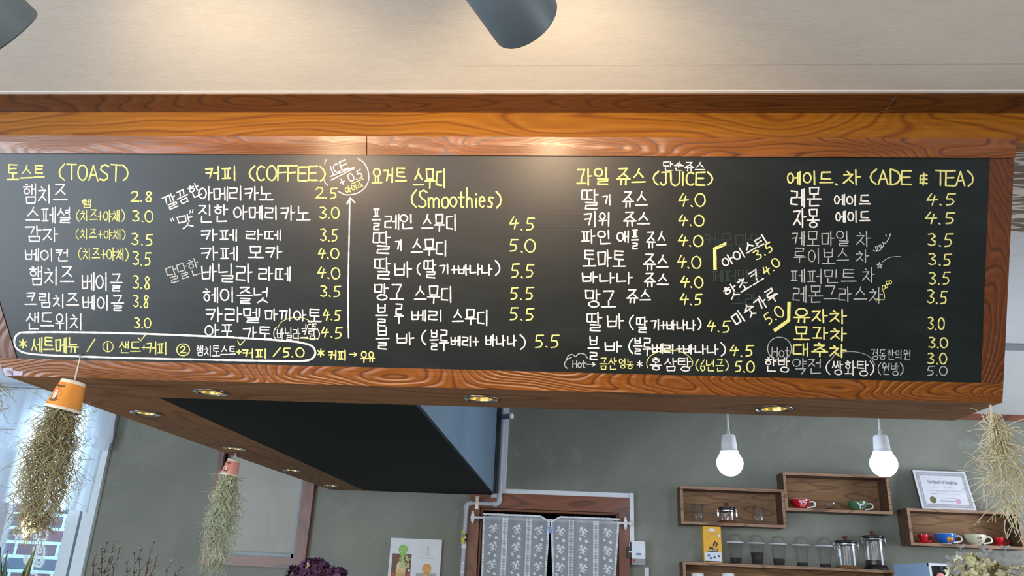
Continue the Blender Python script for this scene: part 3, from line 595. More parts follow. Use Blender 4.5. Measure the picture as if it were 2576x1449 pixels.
ITEMS = [  # (pieces in white, small yellow notes)
 ([('햄치즈', 56, 463, 172, 512)], []), ([('스페셜', 64, 521, 182, 562)], [('(치즈+야채)', 190, 527, 316, 558), ('햄', 205, 500, 234, 523)]), ([('감자', 62, 570, 151, 609)], [('(치즈+야채)', 189, 575, 318, 604)]),
 ([('베이컨', 62, 625, 178, 658)], [('(치즈+야채)', 195, 623, 326, 656)]), ([('햄치즈', 73, 670, 188, 718), ('베이글', 204, 686, 311, 733)], []), ([('크림치즈', 62, 736, 201, 775), ('베이글', 207, 741, 315, 781)], []), ([('샌드위치', 64, 786, 212, 830)], []),
 ([('아메리카노', 497, 469, 691, 505)], []), ([('진한', 497, 515, 576, 560), ('아메리카노', 586, 516, 783, 554)], []), ([('카페', 504, 575, 598, 606), ('라떼', 616, 577, 712, 604)], []), ([('카페', 504, 620, 599, 656), ('모카', 622, 618, 711, 650)], []),
 ([('바닐라', 506, 663, 636, 710), ('라떼', 649, 671, 734, 708)], []), ([('헤이즐넛', 510, 721, 680, 763)], []), ([('카라멜', 516, 773, 657, 811), ('마끼아토', 665, 776, 810, 809)], []), ([('아포', 514, 815, 591, 848), ('가토', 610, 821, 684, 853)], []),
 ([('플', 935, 526, 960, 580), ('레인', 966, 538, 1044, 576), ('스무디', 1059, 538, 1153, 583)], []), ([('딸', 937, 585, 984, 638), ('기', 994, 602, 1014, 630), ('스무디', 1032, 602, 1128, 643)], []), ([('딸', 939, 650, 984, 701), ('바', 990, 658, 1038, 696), ('(', 1046, 660, 1060, 692), ('딸', 1064, 655, 1098, 700), ('기+바나나', 1104, 664, 1240, 692), (')', 1243, 655, 1262, 694)], []),
 ([('망고', 939, 714, 1020, 756), ('스무디', 1040, 718, 1143, 762)], []), ([('블', 944, 763, 978, 820), ('루', 992, 764, 1016, 812), ('베리', 1033, 778, 1120, 809), ('스무디', 1136, 778, 1231, 818)], []), ([('블', 944, 823, 982, 880), ('바', 995, 836, 1045, 868), ('(', 1056, 830, 1074, 866), ('블루', 1080, 828, 1130, 880), ('베리+', 1133, 844, 1206, 872), ('바나나', 1220, 842, 1302, 872), (')', 1304, 842, 1326, 880)], []),
 ([('딸', 1460, 477, 1506, 524), ('기', 1514, 490, 1540, 516), ('쥬스', 1565, 482, 1629, 522)], []), ([('키위', 1468, 533, 1540, 570), ('쥬스', 1566, 534, 1637, 569)], []), ([('파인', 1461, 578, 1542, 614), ('애', 1550, 580, 1585, 610), ('플', 1588, 578, 1608, 626), ('쥬스', 1624, 582, 1678, 624)], []), ([('토마토', 1465, 629, 1576, 672), ('쥬스', 1618, 640, 1684, 679)], []),
 ([('바나나', 1463, 684, 1594, 714), ('쥬스', 1618, 688, 1685, 723)], []), ([('망고', 1470, 729, 1553, 773), ('쥬스', 1575, 728, 1639, 762)], []), ([('딸', 1474, 786, 1518, 834), ('바', 1526, 790, 1573, 828), ('(', 1580, 792, 1596, 828), ('딸', 1600, 798, 1632, 838), ('기+바나나', 1636, 804, 1752, 832), (')', 1754, 800, 1766, 830)], []),
 ([('블', 1478, 846, 1508, 904), ('바', 1520, 858, 1567, 886), ('(', 1579, 852, 1594, 888), ('블루', 1592, 850, 1640, 892), ('베리+바나나', 1640, 864, 1808, 892), (')', 1811, 862, 1830, 898)], []),
 ([('레몬', 1987, 472, 2070, 521), ('에이드', 2098, 489, 2191, 518)], []), ([('자몽', 1994, 525, 2064, 572), ('에이드', 2102, 530, 2190, 561)], []), ([('케모마일', 1990, 580, 2139, 620), ('차', 2152, 582, 2191, 621)], []), ([('루이보스', 1995, 623, 2138, 664), ('차', 2152, 628, 2190, 663)], []),
 ([('페퍼민트', 1988, 676, 2155, 714), ('차', 2168, 672, 2204, 712)], []), ([('레몬그라스차', 1994, 718, 2222, 763)], []), ([('약전', 1992, 902, 2070, 942)], [])]
for k, (wh, ye) in enumerate(ITEMS):
    thin = 30 < k; runs = []
    for a in wh:                                      # words that stand apart are marks of their own
        if runs and a[1]-runs[-1][-1][3] < 7.5: runs[-1].append(a)
        else: runs.append([a])
    for run in runs:
        b = MB()
        for a in run: chalk_text(b, *a, w=3.4 if thin else 4.6, mat=Th if thin else Wh)
        done(b, 'menu_item')
    for a in ye:
        b = MB(); chalk_text(b, *a, w=3.2, mat=Ye); done(b, 'menu_item_note')
for h in ([('유자차', 1994, 777, 2131, 814)], [('모과차', 1995, 820, 2133, 857)], [('대추차', 1993, 863, 2131, 899)]):
    b = MB()
    for a in h: chalk_text(b, *a, w=4.8, mat=Ye)
    done(b, 'menu_item')
PR = [('2.8', 328, 481, 385, 508), ('3.0', 332, 529, 386, 558), ('3.5', 330, 587, 386, 618), ('3.5', 333, 633, 381, 668), ('3.8', 333, 693, 381, 728), ('3.8', 335, 741, 376, 774), ('3.0', 337, 799, 381, 826),
      ('2.5', 794, 471, 850, 500), ('3.0', 803, 521, 854, 550), ('3.5', 805, 575, 851, 608), ('4.0', 799, 624, 853, 652), ('4.0', 799, 672, 856, 701), ('3.5', 804, 718, 858, 747), ('4.5', 813, 778, 858, 807), ('4.5', 807, 822, 862, 851),
      ('4.5', 1281, 546, 1346, 579), ('5.0', 1279, 602, 1347, 635), ('5.5', 1283, 664, 1346, 700), ('5.5', 1281, 722, 1344, 755), ('5.5', 1279, 774, 1346, 807), ('5.5', 1343, 842, 1408, 875),
      ('4.0', 1706, 486, 1775, 520), ('4.0', 1706, 540, 1772, 569), ('4.0', 1705, 591, 1770, 620), ('4.0', 1703, 643, 1764, 675), ('4.0', 1711, 694, 1769, 724), ('4.5', 1710, 738, 1768, 768), ('4.5', 1779, 806, 1838, 836), ('4.5', 1835, 868, 1896, 897),
      ('4.5', 2329, 486, 2405, 517), ('4.5', 2327, 533, 2404, 564), ('3.5', 2333, 587, 2398, 620), ('3.5', 2333, 637, 2396, 669), ('3.5', 2335, 684, 2391, 716), ('3.5', 2331, 730, 2385, 764), ('3.0', 2333, 798, 2377, 831), ('3.0', 2335, 849, 2385, 876), ('3.0', 2333, 887, 2383, 917), ('5.0', 2329, 920, 2386, 946)]
for k, a in enumerate(PR):
    b = MB(); chalk_text(b, *a, w=4.2 if a[0] != '5.0' or a[1] < 2300 else 3.4, mat=Ye if a[1] < 2300 or a[2] < 915 else Th, dy=2); done(b, 'menu_price')
# set menu line in its drawn border
b = MB(); chalk_line(b, [(748, 860), (640, 852), (400, 841), (200, 836), (70, 836), (48, 839), (38, 850), (37, 866), (46, 880), (70, 889), (130, 894), (300, 900), (480, 904), (700, 908), (770, 907), (789, 898), (793, 884), (782, 869), (748, 860)], 6.0, Wh, True); done(b, 'chalk_border')
b = MB(); chalk_text(b, '*', 48, 853, 70, 875, 5, Ye); chalk_text(b, '세트메뉴', 78, 847, 199, 887, 5, Ye); chalk_text(b, '/', 219, 852, 241, 884, 4, Ye); done(b, 'menu_note'); b = MB()
chalk_line(b, ell(272, 872, 13, 13), 3, Ye); chalk_text(b, '1', 267, 864, 276, 881, 4, Ye); chalk_text(b, '샌드', 298, 859, 356, 890, 3.6, Ye); chalk_text(b, '+', 356, 866, 370, 882, 3.4, Ye); chalk_text(b, '커피', 368, 860, 423, 892, 4, Ye)
chalk_line(b, [(347, 850), (354, 857), (366, 843)], 3.2, Ye); done(b, 'menu_note'); b = MB(); chalk_line(b, ell(461, 880, 16, 15), 3.4, Ye); chalk_text(b, '2', 453, 871, 470, 889, 4, Ye)
chalk_text(b, '햄치토스트', 493, 869, 595, 897, 3.2, Wh); chalk_text(b, '+', 595, 878, 609, 892, 4, Ye); chalk_text(b, '커피', 609, 876, 676, 901, 4.6, Ye); chalk_text(b, '/5.0', 687, 874, 766, 899, 4.4, Ye); chalk_line(b, [(598, 858), (604, 869), (616, 856)], 3, Ye); done(b, 'menu_note')
b = MB(); chalk_text(b, '*', 798, 878, 817, 898, 4.6, Ye); chalk_text(b, '커피', 825, 881, 873, 907, 4.6, Ye); chalk_text(b, '>', 879, 885, 899, 899, 3.6, Ye); chalk_text(b, '우유', 906, 884, 944, 911, 4, Ye); done(b, 'menu_note')
# ICE note, arrow, tilted remarks
b = MB(); chalk_rot(b, 'ICE', 852, 421, 46, 22, 21, 3.6); chalk_line(b, [(831, 444), (891, 421)], 3.2); chalk_line(b, [(833, 453), (891, 424)], 3.2); chalk_rot(b, '+ 0.5', 883, 447, 62, 21, 24, 3.4)
chalk_line(b, [(883, 463), (914, 450)], 2.6, Ye); chalk_rot(b, '아이스', 891, 471, 48, 16, 20, 3, Ye); chalk_line(b, [(822, 401), (818, 407), (817, 414)], 3); chalk_line(b, [(815, 453), (819, 461), (825, 467)], 3)
chalk_line(b, [(900, 399), (914, 408), (924, 424), (928, 442), (926, 458), (918, 472), (905, 483), (888, 489), (870, 490), (852, 482)], 3.2, Wh, True); done(b, 'menu_note')
b = MB(); chalk_line(b, [(877, 850), (876, 790), (876, 716), (878, 610), (880, 500)], 4.4); chalk_line(b, [(873, 513), (881, 498), (893, 510)], 4.4); done(b, 'chalk_arrow')
b = MB(); chalk_rot(b, '깔끔한', 460, 494, 104, 34, 24, 3.8); chalk_line(b, [(429, 550), (432, 557)], 3); chalk_line(b, [(434, 547), (437, 555)], 3); chalk_rot(b, '맛', 467, 557, 44, 34, 14, 3.8); chalk_line(b, [(479, 529), (478, 536)], 3); chalk_line(b, [(486, 527), (484, 535)], 3); done(b, 'menu_note')
b = MB(); chalk_rot(b, '달달한', 461, 682, 86, 40, 17, 3.4, Th); done(b, 'menu_note')
b = MB(); chalk_text(b, '(바닐라크림)', 686, 824, 806, 856, 3.2, Wh); chalk_text(b, 'ICE', 767, 815, 796, 828, 2.8, Wh); chalk_line(b, [(696, 840), (705, 813), (729, 801), (756, 799), (781, 809), (796, 830)], 2, Ye, True); chalk_line(b, [(740, 850), (796, 852)], 3, Ye); done(b, 'menu_note')
b = MB(); chalk_text(b, '단순쥬스', 1667, 407, 1774, 431, 3.2, Wh, 2); done(b, 'menu_note')
b = MB(); chalk_line(b, [(1438, 899), (1428, 904), (1421, 913), (1421, 921), (1428, 927)], 3, Th, True); chalk_line(b, [(1424, 906), (1430, 895), (1440, 892), (1448, 897), (1456, 890), (1470, 891), (1478, 901)], 3, Th, True); chalk_text(b, 'Hot', 1440, 906, 1474, 925, 3.2, Th); chalk_text(b, '>', 1475, 909, 1499, 924, 3, Wh)
chalk_text(b, '금산', 1507, 900, 1552, 930, 3.2, Ye); chalk_text(b, '영농', 1557, 902, 1595, 928, 3, Ye); chalk_text(b, '*', 1601, 907, 1617, 923, 3, Wh); chalk_text(b, '홍삼탕', 1633, 899, 1740, 934, 3.6, Wh); chalk_line(b, [(1630, 926), (1627, 912), (1636, 896), (1660, 884), (1692, 881), (1720, 888), (1740, 904), (1742, 918), (1730, 926)], 2.4, Ye, True)
chalk_text(b, '(6년근)', 1748, 903, 1836, 935, 3.2, Ye); chalk_text(b, '5.0', 1847, 909, 1899, 937, 4.2, Ye); done(b, 'menu_note')
for t, cx, cy, w_, h_, dg, pr in (('아이스티', 1873, 631, 132, 26, 30, ('3.5', 1920, 632, 54, 24, 30)), ('핫초코', 1870, 715, 108, 32, 31, ('4.0', 1940, 671, 50, 24, 38)), ('미숫가루', 1900, 771, 134, 34, 34, ('5.0', 1946, 793, 52, 28, 34))):
    b = MB(); chalk_rot(b, t, cx, cy, w_, h_, dg, 4.2); chalk_rot(b, *pr, 3.8, Ye); done(b, 'menu_note')
b = MB()
for o_ in (-2.8, 0, 2.8): chalk_line(b, [(1799+o_, 678), (1798+o_*.9, 626+o_*.6), (1826, 613+o_)], 3.4, Ye)
done(b, 'chalk_bracket')
b = MB()
for o_ in (-2.8, 0, 2.8): chalk_line(b, [(1985+o_, 760), (1984+o_*.9, 806+o_*.6), (1948+o_*.5, 832+o_)], 3.4, Ye)
done(b, 'chalk_bracket')
b = MB(); chalk_line(b, [(2197, 630), (2206, 632), (2208, 621), (2202, 622), (2208, 631), (2216, 627), (2217, 617), (2211, 618), (2218, 624), (2223, 616), (2221, 610), (2227, 612), (2236, 600), (2240, 588)], 2.8, Th, True); chalk_line(b, [(2228, 590), (2230, 594)], 2.8, Th)
chalk_line(b, [(2265, 645), (2248, 646), (2233, 650), (2218, 661)], 2, Th, True); chalk_line(b, [(2212, 660), (2218, 675), (2205, 665), (2219, 666), (2208, 675), (2212, 660)], 2.6, Th); done(b, 'chalk_doodle')
b = MB(); chalk_line(b, [(2206, 752), (2223, 754), (2224, 738), (2220, 730)], 2.6, Ye, True); chalk_line(b, ell(2223, 723, 4, 5), 2.4, Ye); chalk_line(b, ell(2230, 720, 3, 4), 2.4, Ye); chalk_line(b, ell(2233, 711, 4, 4), 2.4, Ye); chalk_line(b, ell(2240, 710, 3, 4), 2.4, Ye); done(b, 'chalk_doodle')
b = MB(); chalk_text(b, 'Hot', 1941, 872, 1988, 898, 3, Th); chalk_line(b, ell(1961, 877, 30, 29, 20, 385), 2.6, Th); done(b, 'menu_note')
b = MB(); chalk_text(b, '한방', 1923, 897, 1988, 936, 4, Wh); done(b, 'menu_note')
b = MB(); chalk_text(b, '(쌍화탕)', 2075, 905, 2203, 945, 3.6, Wh); chalk_line(b, [(2090, 906), (2101, 893), (2128, 885), (2162, 887), (2188, 898), (2201, 918)], 2, Th, True); chalk_text(b, '(원방)', 2206, 912, 2275, 945, 3.2, Th); chalk_text(b, '경동한의원', 2190, 878, 2293, 907, 2.8, Th); done(b, 'menu_note')
b = MB(); chalk_text(b, '케모마일', 1772, 586, 1925, 622, 3.2, Gh); done(b, 'rubbed_out_writing'); b = MB(); chalk_text(b, '페퍼민트', 1790, 678, 1920, 712, 3.2, Gh); done(b, 'rubbed_out_writing'); b = MB(); chalk_text(b, '그라스', 1840, 735, 1940, 772, 3.2, Gh); done(b, 'rubbed_out_writing')

# ================================================================== track spotlights
tr = thing('lighting_track', 'black ceiling track carrying the two cylinder spotlights', 'lighting track', (-.5, .78, ZT+.0035))
b = MB(); b.box((-1.5, .76, ZT-.018), (.6, .80, ZT+.0035)); b.build('rail', M_BLACK, tr)
def spotlight(px, py, depth, axis_cam, label, aim, power):
    mouth = at_d(px, py, depth); ax = (CR*axis_cam[0]-CU*axis_cam[1]+fw*axis_cam[2]).normalized()
    R_, Ln = .051, .19
    back = mouth-ax*Ln
    t = thing('cylinder_spotlight', label, 'spotlight', (back.x, .78, ZT-.018), 'cylinder spotlights on the ceiling track')
    b = MB(); b.lathe([(0, 0), (R_-.012, 0), (R_-.003, .003), (R_, .012), (R_, Ln-.003), (R_-.002, Ln), (R_-.005, Ln), (R_-.006, Ln-.004), (R_-.008, Ln-.05), (.03, Ln-.085), (0, Ln-.085)], back, 64, axis=ax); b.build('housing', M_HEAD, t)
    b = MB(); b.lathe([(0, Ln-.055), (.03, Ln-.054), (.041, Ln-.045), (.038, Ln-.06), (0, Ln-.07)], back, 32, axis=ax); b.build('lamp', E_SPOT, t)
    piv = back+ax*.05; top = Vector((back.x, .78, ZT-.018))
    b = MB(); b.tube([top, Vector((piv.x, .78, piv.z+.10)), piv+Vector((0, 0, R_*.9))], .008, 10); b.build('arm', M_BLACK, t)
    ld = bpy.data.lights.new('spot', 'SPOT'); ld.energy = power; ld.color = (1, .75, .47); ld.spot_size = math.radians(94); ld.spot_blend = .9; ld.shadow_soft_size = .035
    lo = bpy.data.objects.new('spot_beam', ld); C.objects.link(lo); lo.location = mouth+ax*.004
    lo.rotation_euler = (Vector(aim)-lo.location).to_track_quat('-Z', 'Y').to_euler()
    return mouth, ax
sp2 = spotlight(1325, 57, 1.12, (.505, .484, .715), 'grey cylinder spotlight at the top centre of the photo', (.0, 1.70, CZ+.90), 19)
sp1 = spotlight(25, 89, 1.12, (.442, .614, .654), 'grey cylinder spotlight cut off in the top left corner', (-.70, 1.70, CZ+.90), 19)

# ================================================================== lamps
def pendant(px_top, px_bulb, py_bulb, py_sock, Y, label):
    p = at(px_bulb, py_bulb, Y); R_ = .050
    t = thing('pendant_bulb', label, 'pendant lamp', (p.x, Y, ZK), 'white globe pendants over the counter')
    zb = p.z+R_*.80                                   # socket bottom
    b = MB(); b.lathe([(0, -R_), (R_*.4, -R_*.92), (R_*.75, -R_*.66), (R_*.95, -.3*R_), (R_, 0), (R_*.95, .3*R_), (R_*.78, .63*R_), (R_*.58, .84*R_), (R_*.5, .98*R_), (0, .98*R_)], p, 32); b.build('globe', E_BULB, t)
    b = MB(); b.lathe([(r_*1.24, h_*1.24) for r_, h_ in [(.018, -.002), (.028, -.002), (.0285, .004), (.0255, .008), (.0245, .012), (.0215, .050), (.018, .055), (.006, .057), (.005, .072), (0, .072)]], (p.x, Y, zb), 32); b.build('socket', M_WHITE, t)
    b = MB(); b.tube([(p.x, Y, zb+.082), (p.x+.002, Y, zb+.2), (p.x, Y, ZK-.012)], .0032, 8); b.build('cord', M_WHITE, t)
    b = MB(); b.lathe([(0, -.022), (.03, -.018), (.045, -.004), (.045, 0), (0, 0)], (p.x, Y, ZK), 28); b.build('ceiling_rose', M_WHITE, t)
    return t
pendant(1829, 1836, 1165, 1100, 3.1, 'lit white globe pendant hanging above the shelf box with the coffee server')
pendant(2213, 2223, 1167, 1100, 3.1, 'lit white globe pendant beside the framed certificate')

# crystal star lamp
SY = 1.98; cpos = at(70, 1322, SY)
t = thing('star_pendant', 'glowing crystal star lamp behind the tail of the hanging moss', 'pendant lamp', (cpos.x, SY, zs0))
b = MB(); n = 5; ro, ri, dp = .054, .024, .024
ring_ = [Vector((cpos.x+(ro if k % 2 == 0 else ri)*math.cos(PI*k/n-PI/2+.15), SY, cpos.z+(ro if k % 2 == 0 else ri)*math.sin(PI*k/n-PI/2+.15))) for k in range(2*n)]
vsx = [Vector((cpos.x, SY-dp, cpos.z)), Vector((cpos.x, SY+dp, cpos.z))]+ring_
b.add(vsx, [[0, 2+k, 2+(k+1) % (2*n)] for k in range(2*n)]+[[1, 2+(k+1) % (2*n), 2+k] for k in range(2*n)]); b.build('crystal_star', G_AMBER, t)
E_STAR = emit('lit_filament', (255, 196, 110), 90)
b = MB(); b.lathe([(0, -.020), (.010, -.016), (.015, 0), (.011, .014), (.005, .022), (0, .022)], cpos, 16); b.build('bulb', E_STAR, t)
b = MB(); b.tube([cpos+Vector((0, 0, .026)), Vector((cpos.x, SY, zs0-.03)), Vector((cpos.x, SY, zs0))], .0022, 6); b.tube([cpos+Vector((0, 0, .02)), cpos+Vector((0, 0, .06))], .008, 10); b.build('cord', M_STRING, t)

# ================================================================== hanging moss in paper cups
def tuft_mesh(b, top, length, r_top, r_mid, nst, rad, spread=1.0, curl=1.0, rng=None, split=False):
    rng = rng or random
    for i in range(nst):
        f0 = rng.random()**1.15
        z = top.z-length*(f0*.93 if not split else .03+f0*.9)
        ang = rng.uniform(0, 2*PI); rr = r_top+(r_mid-r_top)*min(1, f0*2.2)
        if f0 > .6: rr *= max(.4, 1-(f0-.6)*1.3)
        rr *= rng.uniform(.1, 1)**.6
        q = Vector((top.x+rr*math.cos(ang)*.95, top.y+rr*math.sin(ang)*.8, z))
        out = Vector((math.cos(ang), math.sin(ang), 0))
        d = (out*rng.uniform(-.5, 1.0)*spread+Vector((rng.uniform(-.8, .8), rng.uniform(-.8, .8), rng.uniform(-1.3, .5)))).normalized()
        L_ = rng.uniform(.028, .085)*(1+.25*(split)); n = 11; step = L_/n; pts = [q.copy()]
        ax = Vector((rng.uniform(-.6, .6), rng.uniform(-1, 1), rng.uniform(-.6, .6))).normalized(); w = rng.choice((-1, 1))*rng.uniform(.10, .62)*curl
        for k in range(n):
            d = (Matrix.Rotation(w, 3, ax) @ d); d = (d+Vector((0, 0, -.05))).normalized()
            if rng.random() < .16: w = -w
            q = q+d*step; pts.append(q.copy())
        b.tube(pts, [rad*(1-.55*k/n) for k in range(n+1)], 4, cap=False)
        if split and rng.random() < .5:
            k = rng.randint(2, 5); d2 = (d+Vector((rng.uniform(-1, 1), rng.uniform(-1, 1), rng.uniform(-.6, .3)))).normalized(); q2 = pts[k]; pp = [q2.copy()]
            for kk in range(4): d2 = (Matrix.Rotation(w, 3, ax) @ d2); q2 = q2+d2*step; pp.append(q2.copy())
            b.tube(pp, rad*.6, 3, cap=False)
def strands_long(b, top, length, r_mid, nst, rad, rng):
    for i in range(nst):
        ang = rng.uniform(0, 2*PI); rr = r_mid*rng.uniform(.1, 1); q = Vector((top.x+rr*.5*math.cos(ang), top.y+rr*.5*math.sin(ang), top.z)); pts = [q.copy()]; L_ = length*rng.uniform(.5, .98); n = 16
        ph, fq = rng.uniform(0, 6), rng.uniform(1.0, 2.2)
        for k in range(1, n+1):
            f = k/n; pts.append(Vector((top.x+rr*(.5+.6*min(f*2, 1))*math.cos(ang)+.012*math.sin(ph+fq*k), top.y+rr*(.5+.6*min(f*2, 1))*math.sin(ang)+.012*math.cos(ph*2+fq*k), top.z-L_*f)))
        b.tube(pts, rad, 4, cap=False)
def mossmat(name, a, c):
    m, nt, p = newmat(name); n1 = noise(nt, mapping(nt, (1, 1, 1)), 22, 3)
    nt.links.new(ramp(nt, n1, [(.3, srgb(*a)), (.7, srgb(*c))]), p.inputs['Base Color']); p.inputs['Roughness'].default_value = .9; p.inputs['Specular IOR Level'].default_value = .1; return m
MO1 = mossmat('dry_olive_moss', (140, 130, 96), (190, 182, 150)); MO2 = mossmat('pale_green_moss', (170, 174, 140), (222, 224, 198)); MO3 = mossmat('straw_moss', (190, 180, 142), (232, 224, 196))
M_CUPO = plain('orange_paper_cup', (238, 158, 62), .55); M_CUPP = plain('pink_paper_cup', (240, 164, 150), .55); M_CUPW = plain('cup_paper_white', (246, 240, 226), .6); M_LOGO = plain('brown_print', (120, 74, 50), .6); M_LOGOR = plain('red_print', (238, 110, 70), .6); M_FACE = plain('cream_print', (250, 236, 218), .6)
def moss_cup(name, label, cp, hgt, rs, rb, mat, mossm, mlen, nst, rad, rm, hook, seed, tilt):
    """cup hung upside down: cp = centre of the closed end (up)"""
    t = thing(name, label, 'hanging plant', cp, None); rng = random.Random(seed)
    z0 = cp.z-hgt; ax = Vector((tilt, 0, 1)).normalized(); base = cp-ax*hgt
    f = lambda h: rb+(rs-rb)*h/hgt
    b = MB()
    b.lathe([(rb+.0012, 0), (rb+.0022, .002), (rb+.0016, .004), (f(.007)+.0004, .0075)], base, 48, 1, ax)
    b.lathe([(f(.007)+.0003, .0075), (f(hgt-.009), hgt-.009)], base, 48, 0, ax); b.lathe([(f(hgt-.009), hgt-.009), (rs, hgt-.001), (rs-.003, hgt), (rs-.003, hgt-.006), (0, hgt-.006)], base, 48, 1, ax)
    b.lathe([(rb, 0), (rs-.004, hgt-.006)], base, 48, 1, ax); cup = b.build('paper_cup', [mat, M_CUPW], t)
    a = ax.orthogonal().normalized(); a = Vector((0, -1, 0)) if abs(ax.y) < .2 else a
    def surf(u, h, lift=.0004):                       # u = metres round the front
        r = f(h)+lift; th = u/r; side = Vector((1, 0, 0)); side = (side-ax*side.dot(ax)).normalized(); fr = ax.cross(side)
        nrm = (side*math.sin(th)+(-fr if fr.y > 0 else fr)*math.cos(th)); return base+ax*h+nrm*r, nrm
    b = MB()
    def patch(cu, ch, ru, rh, mt, n=20, lift=.0006):
        c0, _ = surf(cu, ch, lift); vs = [c0]+[surf(cu+ru*math.cos(2*PI*k/n), ch+rh*math.sin(2*PI*k/n), lift)[0] for k in range(n)]
        b.add(vs, [[0, 1+k, 1+(k+1) % n] for k in range(n)], mt)
    k_ = hgt/.085; o_ = -.010*k_
    patch(o_, .040*k_, .016*k_, .016*k_, 1, lift=.0005); patch(o_-.001, .022*k_, .014*k_, .0055*k_, 0, lift=.0007); patch(o_, .030*k_, .009*k_, .010*k_, 0, lift=.0008); patch(o_, .034*k_, .0062*k_, .011*k_, 2, lift=.0011); patch(o_, .046*k_, .005*k_, .004*k_, 2, lift=.0012)
    for sx in (-1, 1):
        P = [surf(o_+sx*.0026*k_+.0012*math.cos(v), .036*k_+.0010*math.sin(v), .0014) for v in (0, 2, 4, 6)]; ribbon(b, [q for q, _ in P], [q for _, q in P], .0010, .0002, 0)
    P = [surf(o_-.003*k_+.001*v*k_, .043*k_+.0006*(v-3)**2*.3*k_, .0016) for v in range(7)]; ribbon(b, [q for q, _ in P], [q for _, q in P], .0010, .0002, 1)
    P = [surf(o_-.015*k_+.030*k_*v/24, .062*k_+.0035*k_*math.sin(v*1.7)+.002*k_*math.sin(v*3.1), .0008) for v in range(25)]; ribbon(b, [q for q, _ in P], [q for _, q in P], .0016, .0002, 0)
    P = [surf(o_-.006*k_+.016*k_*v/8, .069*k_+.001*math.sin(v*2), .0008) for v in range(9)]; ribbon(b, [q for q, _ in P], [q for _, q in P], .0010, .0002, 1)
    b.build('printed_logo', [M_LOGO, M_LOGOR, M_FACE], cup)
    b = MB(); b.tube([cp-ax*.004, hook], .0009, 6); b.tube([cp-ax*.004+Vector((.003, 0, 0)), hook+Vector((.001, 0, .001))], .0009, 6); b.build('string', M_STRING, t)
    b = MB(); tp = base+ax*.01
    tuft_mesh(b, tp, mlen, rb*.8, rm, nst, rad, rng=rng); strands_long(b, tp, mlen, rm, nst//9, rad, rng)
    m_ = b.build('moss', mossm, t); m_['kind'] = 'stuff'; return t
hook = onboard(205, 893, .004)
b = MB(); b.lathe([(0, .006), (.003, .006), (.0035, .004), (.0015, .003), (.0015, -.010), (0, -.010)], hook-BN*.003, 12, axis=BN); b.build('nail', M_STEEL, mb_)
cp = at(186, 959, 1.855); cp.y = 1.855
moss_cup('hanging_air_plant', 'dense olive moss trailing from an orange printed paper cup turned upside down', cp, .0765, .0285, .0425, M_CUPO, MO1, .315, 1050, .0009, .056, hook, 3, .16)
cp = at(585, 1156, 3.25)
moss_cup('hanging_air_plant', 'pale moss in a pink paper cup hung in front of the beige blind window', cp+Vector((.006, 0, 0)), .068, .025, .037, M_CUPP, MO2, .40, 620, .0014, .070, Vector((cp.x+.008, 3.25, zs0)), 5, .14)
# bare moss bundles at both ends of the canopy
q = Vector((1.022, 1.93, zs0)); t = thing('hanging_moss', 'straw-coloured moss bundle hanging from the right corner of the canopy', 'hanging plant', q)
b = MB(); rng = random.Random(11)
for k in range(16):
    a = rng.uniform(0, 6.28); b.tube([q+Vector((0, 0, .0)), q+Vector((.003*math.cos(a), .003*math.sin(a), -.02)), q+Vector((.012*math.cos(a), .012*math.sin(a), -.06)), q+Vector((.02*math.cos(a), .02*math.sin(a), -.12))], .0012, 4, cap=False)
tuft_mesh(b, q+Vector((.008, 0, -.040)), .225, .003, .044, 190, .0014, .9, .55, rng, True); strands_long(b, q+Vector((0, 0, -.02)), .25, .036, 14, .0012, rng)
o = b.build('moss', MO3, t); o['kind'] = 'stuff'
b = MB(); b.tube([q+Vector((0, 0, .0)), q+Vector((.001, 0, -.018))], .0035, 8); b.build('tie', M_STRING, t)
q = Vector((-1.458, 1.915, zs0)); q2 = at(-14, 950, 1.93); t = thing('hanging_moss', 'thin brown moss bundle at the left edge, hanging from the canopy corner', 'hanging plant', Vector((q2.x, 1.93, zs0)))
b = MB(); rng = random.Random(12); q = Vector((q2.x, 1.93, zs0-.002))
b.tube([q, q+Vector((0, 0, -.03))], .004, 8)
tuft_mesh(b, q+Vector((0, 0, -.01)), .26, .012, .038, 260, .0010, 1, 1, rng); o = b.build('moss', MO1, t); o['kind'] = 'stuff'

# ================================================================== window net curtain at the far left
t = thing('net_curtain', 'white ruffled net curtain over the left shop window', 'curtain', (-3.6, W-.06, WZ1-.03))
b = MB(); b.tube([(-4.95, W-.07, WZ1-.03), (WX1+.09, W-.07, WZ1-.03)], .009, 10); b.build('rod', M_WHITE, t)
def drape(x0, x1, z1, zf, Y, amp, per, mat, name, nx=160, nz=26, seed=1):
    rng = random.Random(seed); b = MB(); vs = []; ph = [rng.uniform(0, 6) for _ in range(4)]
    for k in range(nz+1):
        for i in range(nx+1):
            x = x0+(x1-x0)*i/nx; f = k/nz; zb = zf(x); z = z1+(zb-z1)*f
            y = Y+amp*(.35+.65*f)*(math.sin(2*PI*x/per+ph[0]+.8*math.sin(f*3+ph[1]))+.45*math.sin(2*PI*x/per*2.3+ph[2]+f*4)+.3*math.sin(f*9+x*7+ph[3]))
            vs.append((x+.01*f*math.sin(x*31), y, z))
    fs = [[k*(nx+1)+i, k*(nx+1)+i+1, (k+1)*(nx+1)+i+1, (k+1)*(nx+1)+i] for k in range(nz) for i in range(nx)]
    b.add(vs, fs, 0, True); return b.build(name, mat, t)
zc0 = at(60, 1275, W-.06).z
drape(-4.9, jamb0+.035, WZ1-.03, lambda x: zc0+.012*math.sin(x*23)+.02*math.sin(x*5.1)-.012*(x+3), W-.055, .016, .19, S_WIN, 'net', 220, 30, 3)
zv = at(200, 1110, W-.09).z
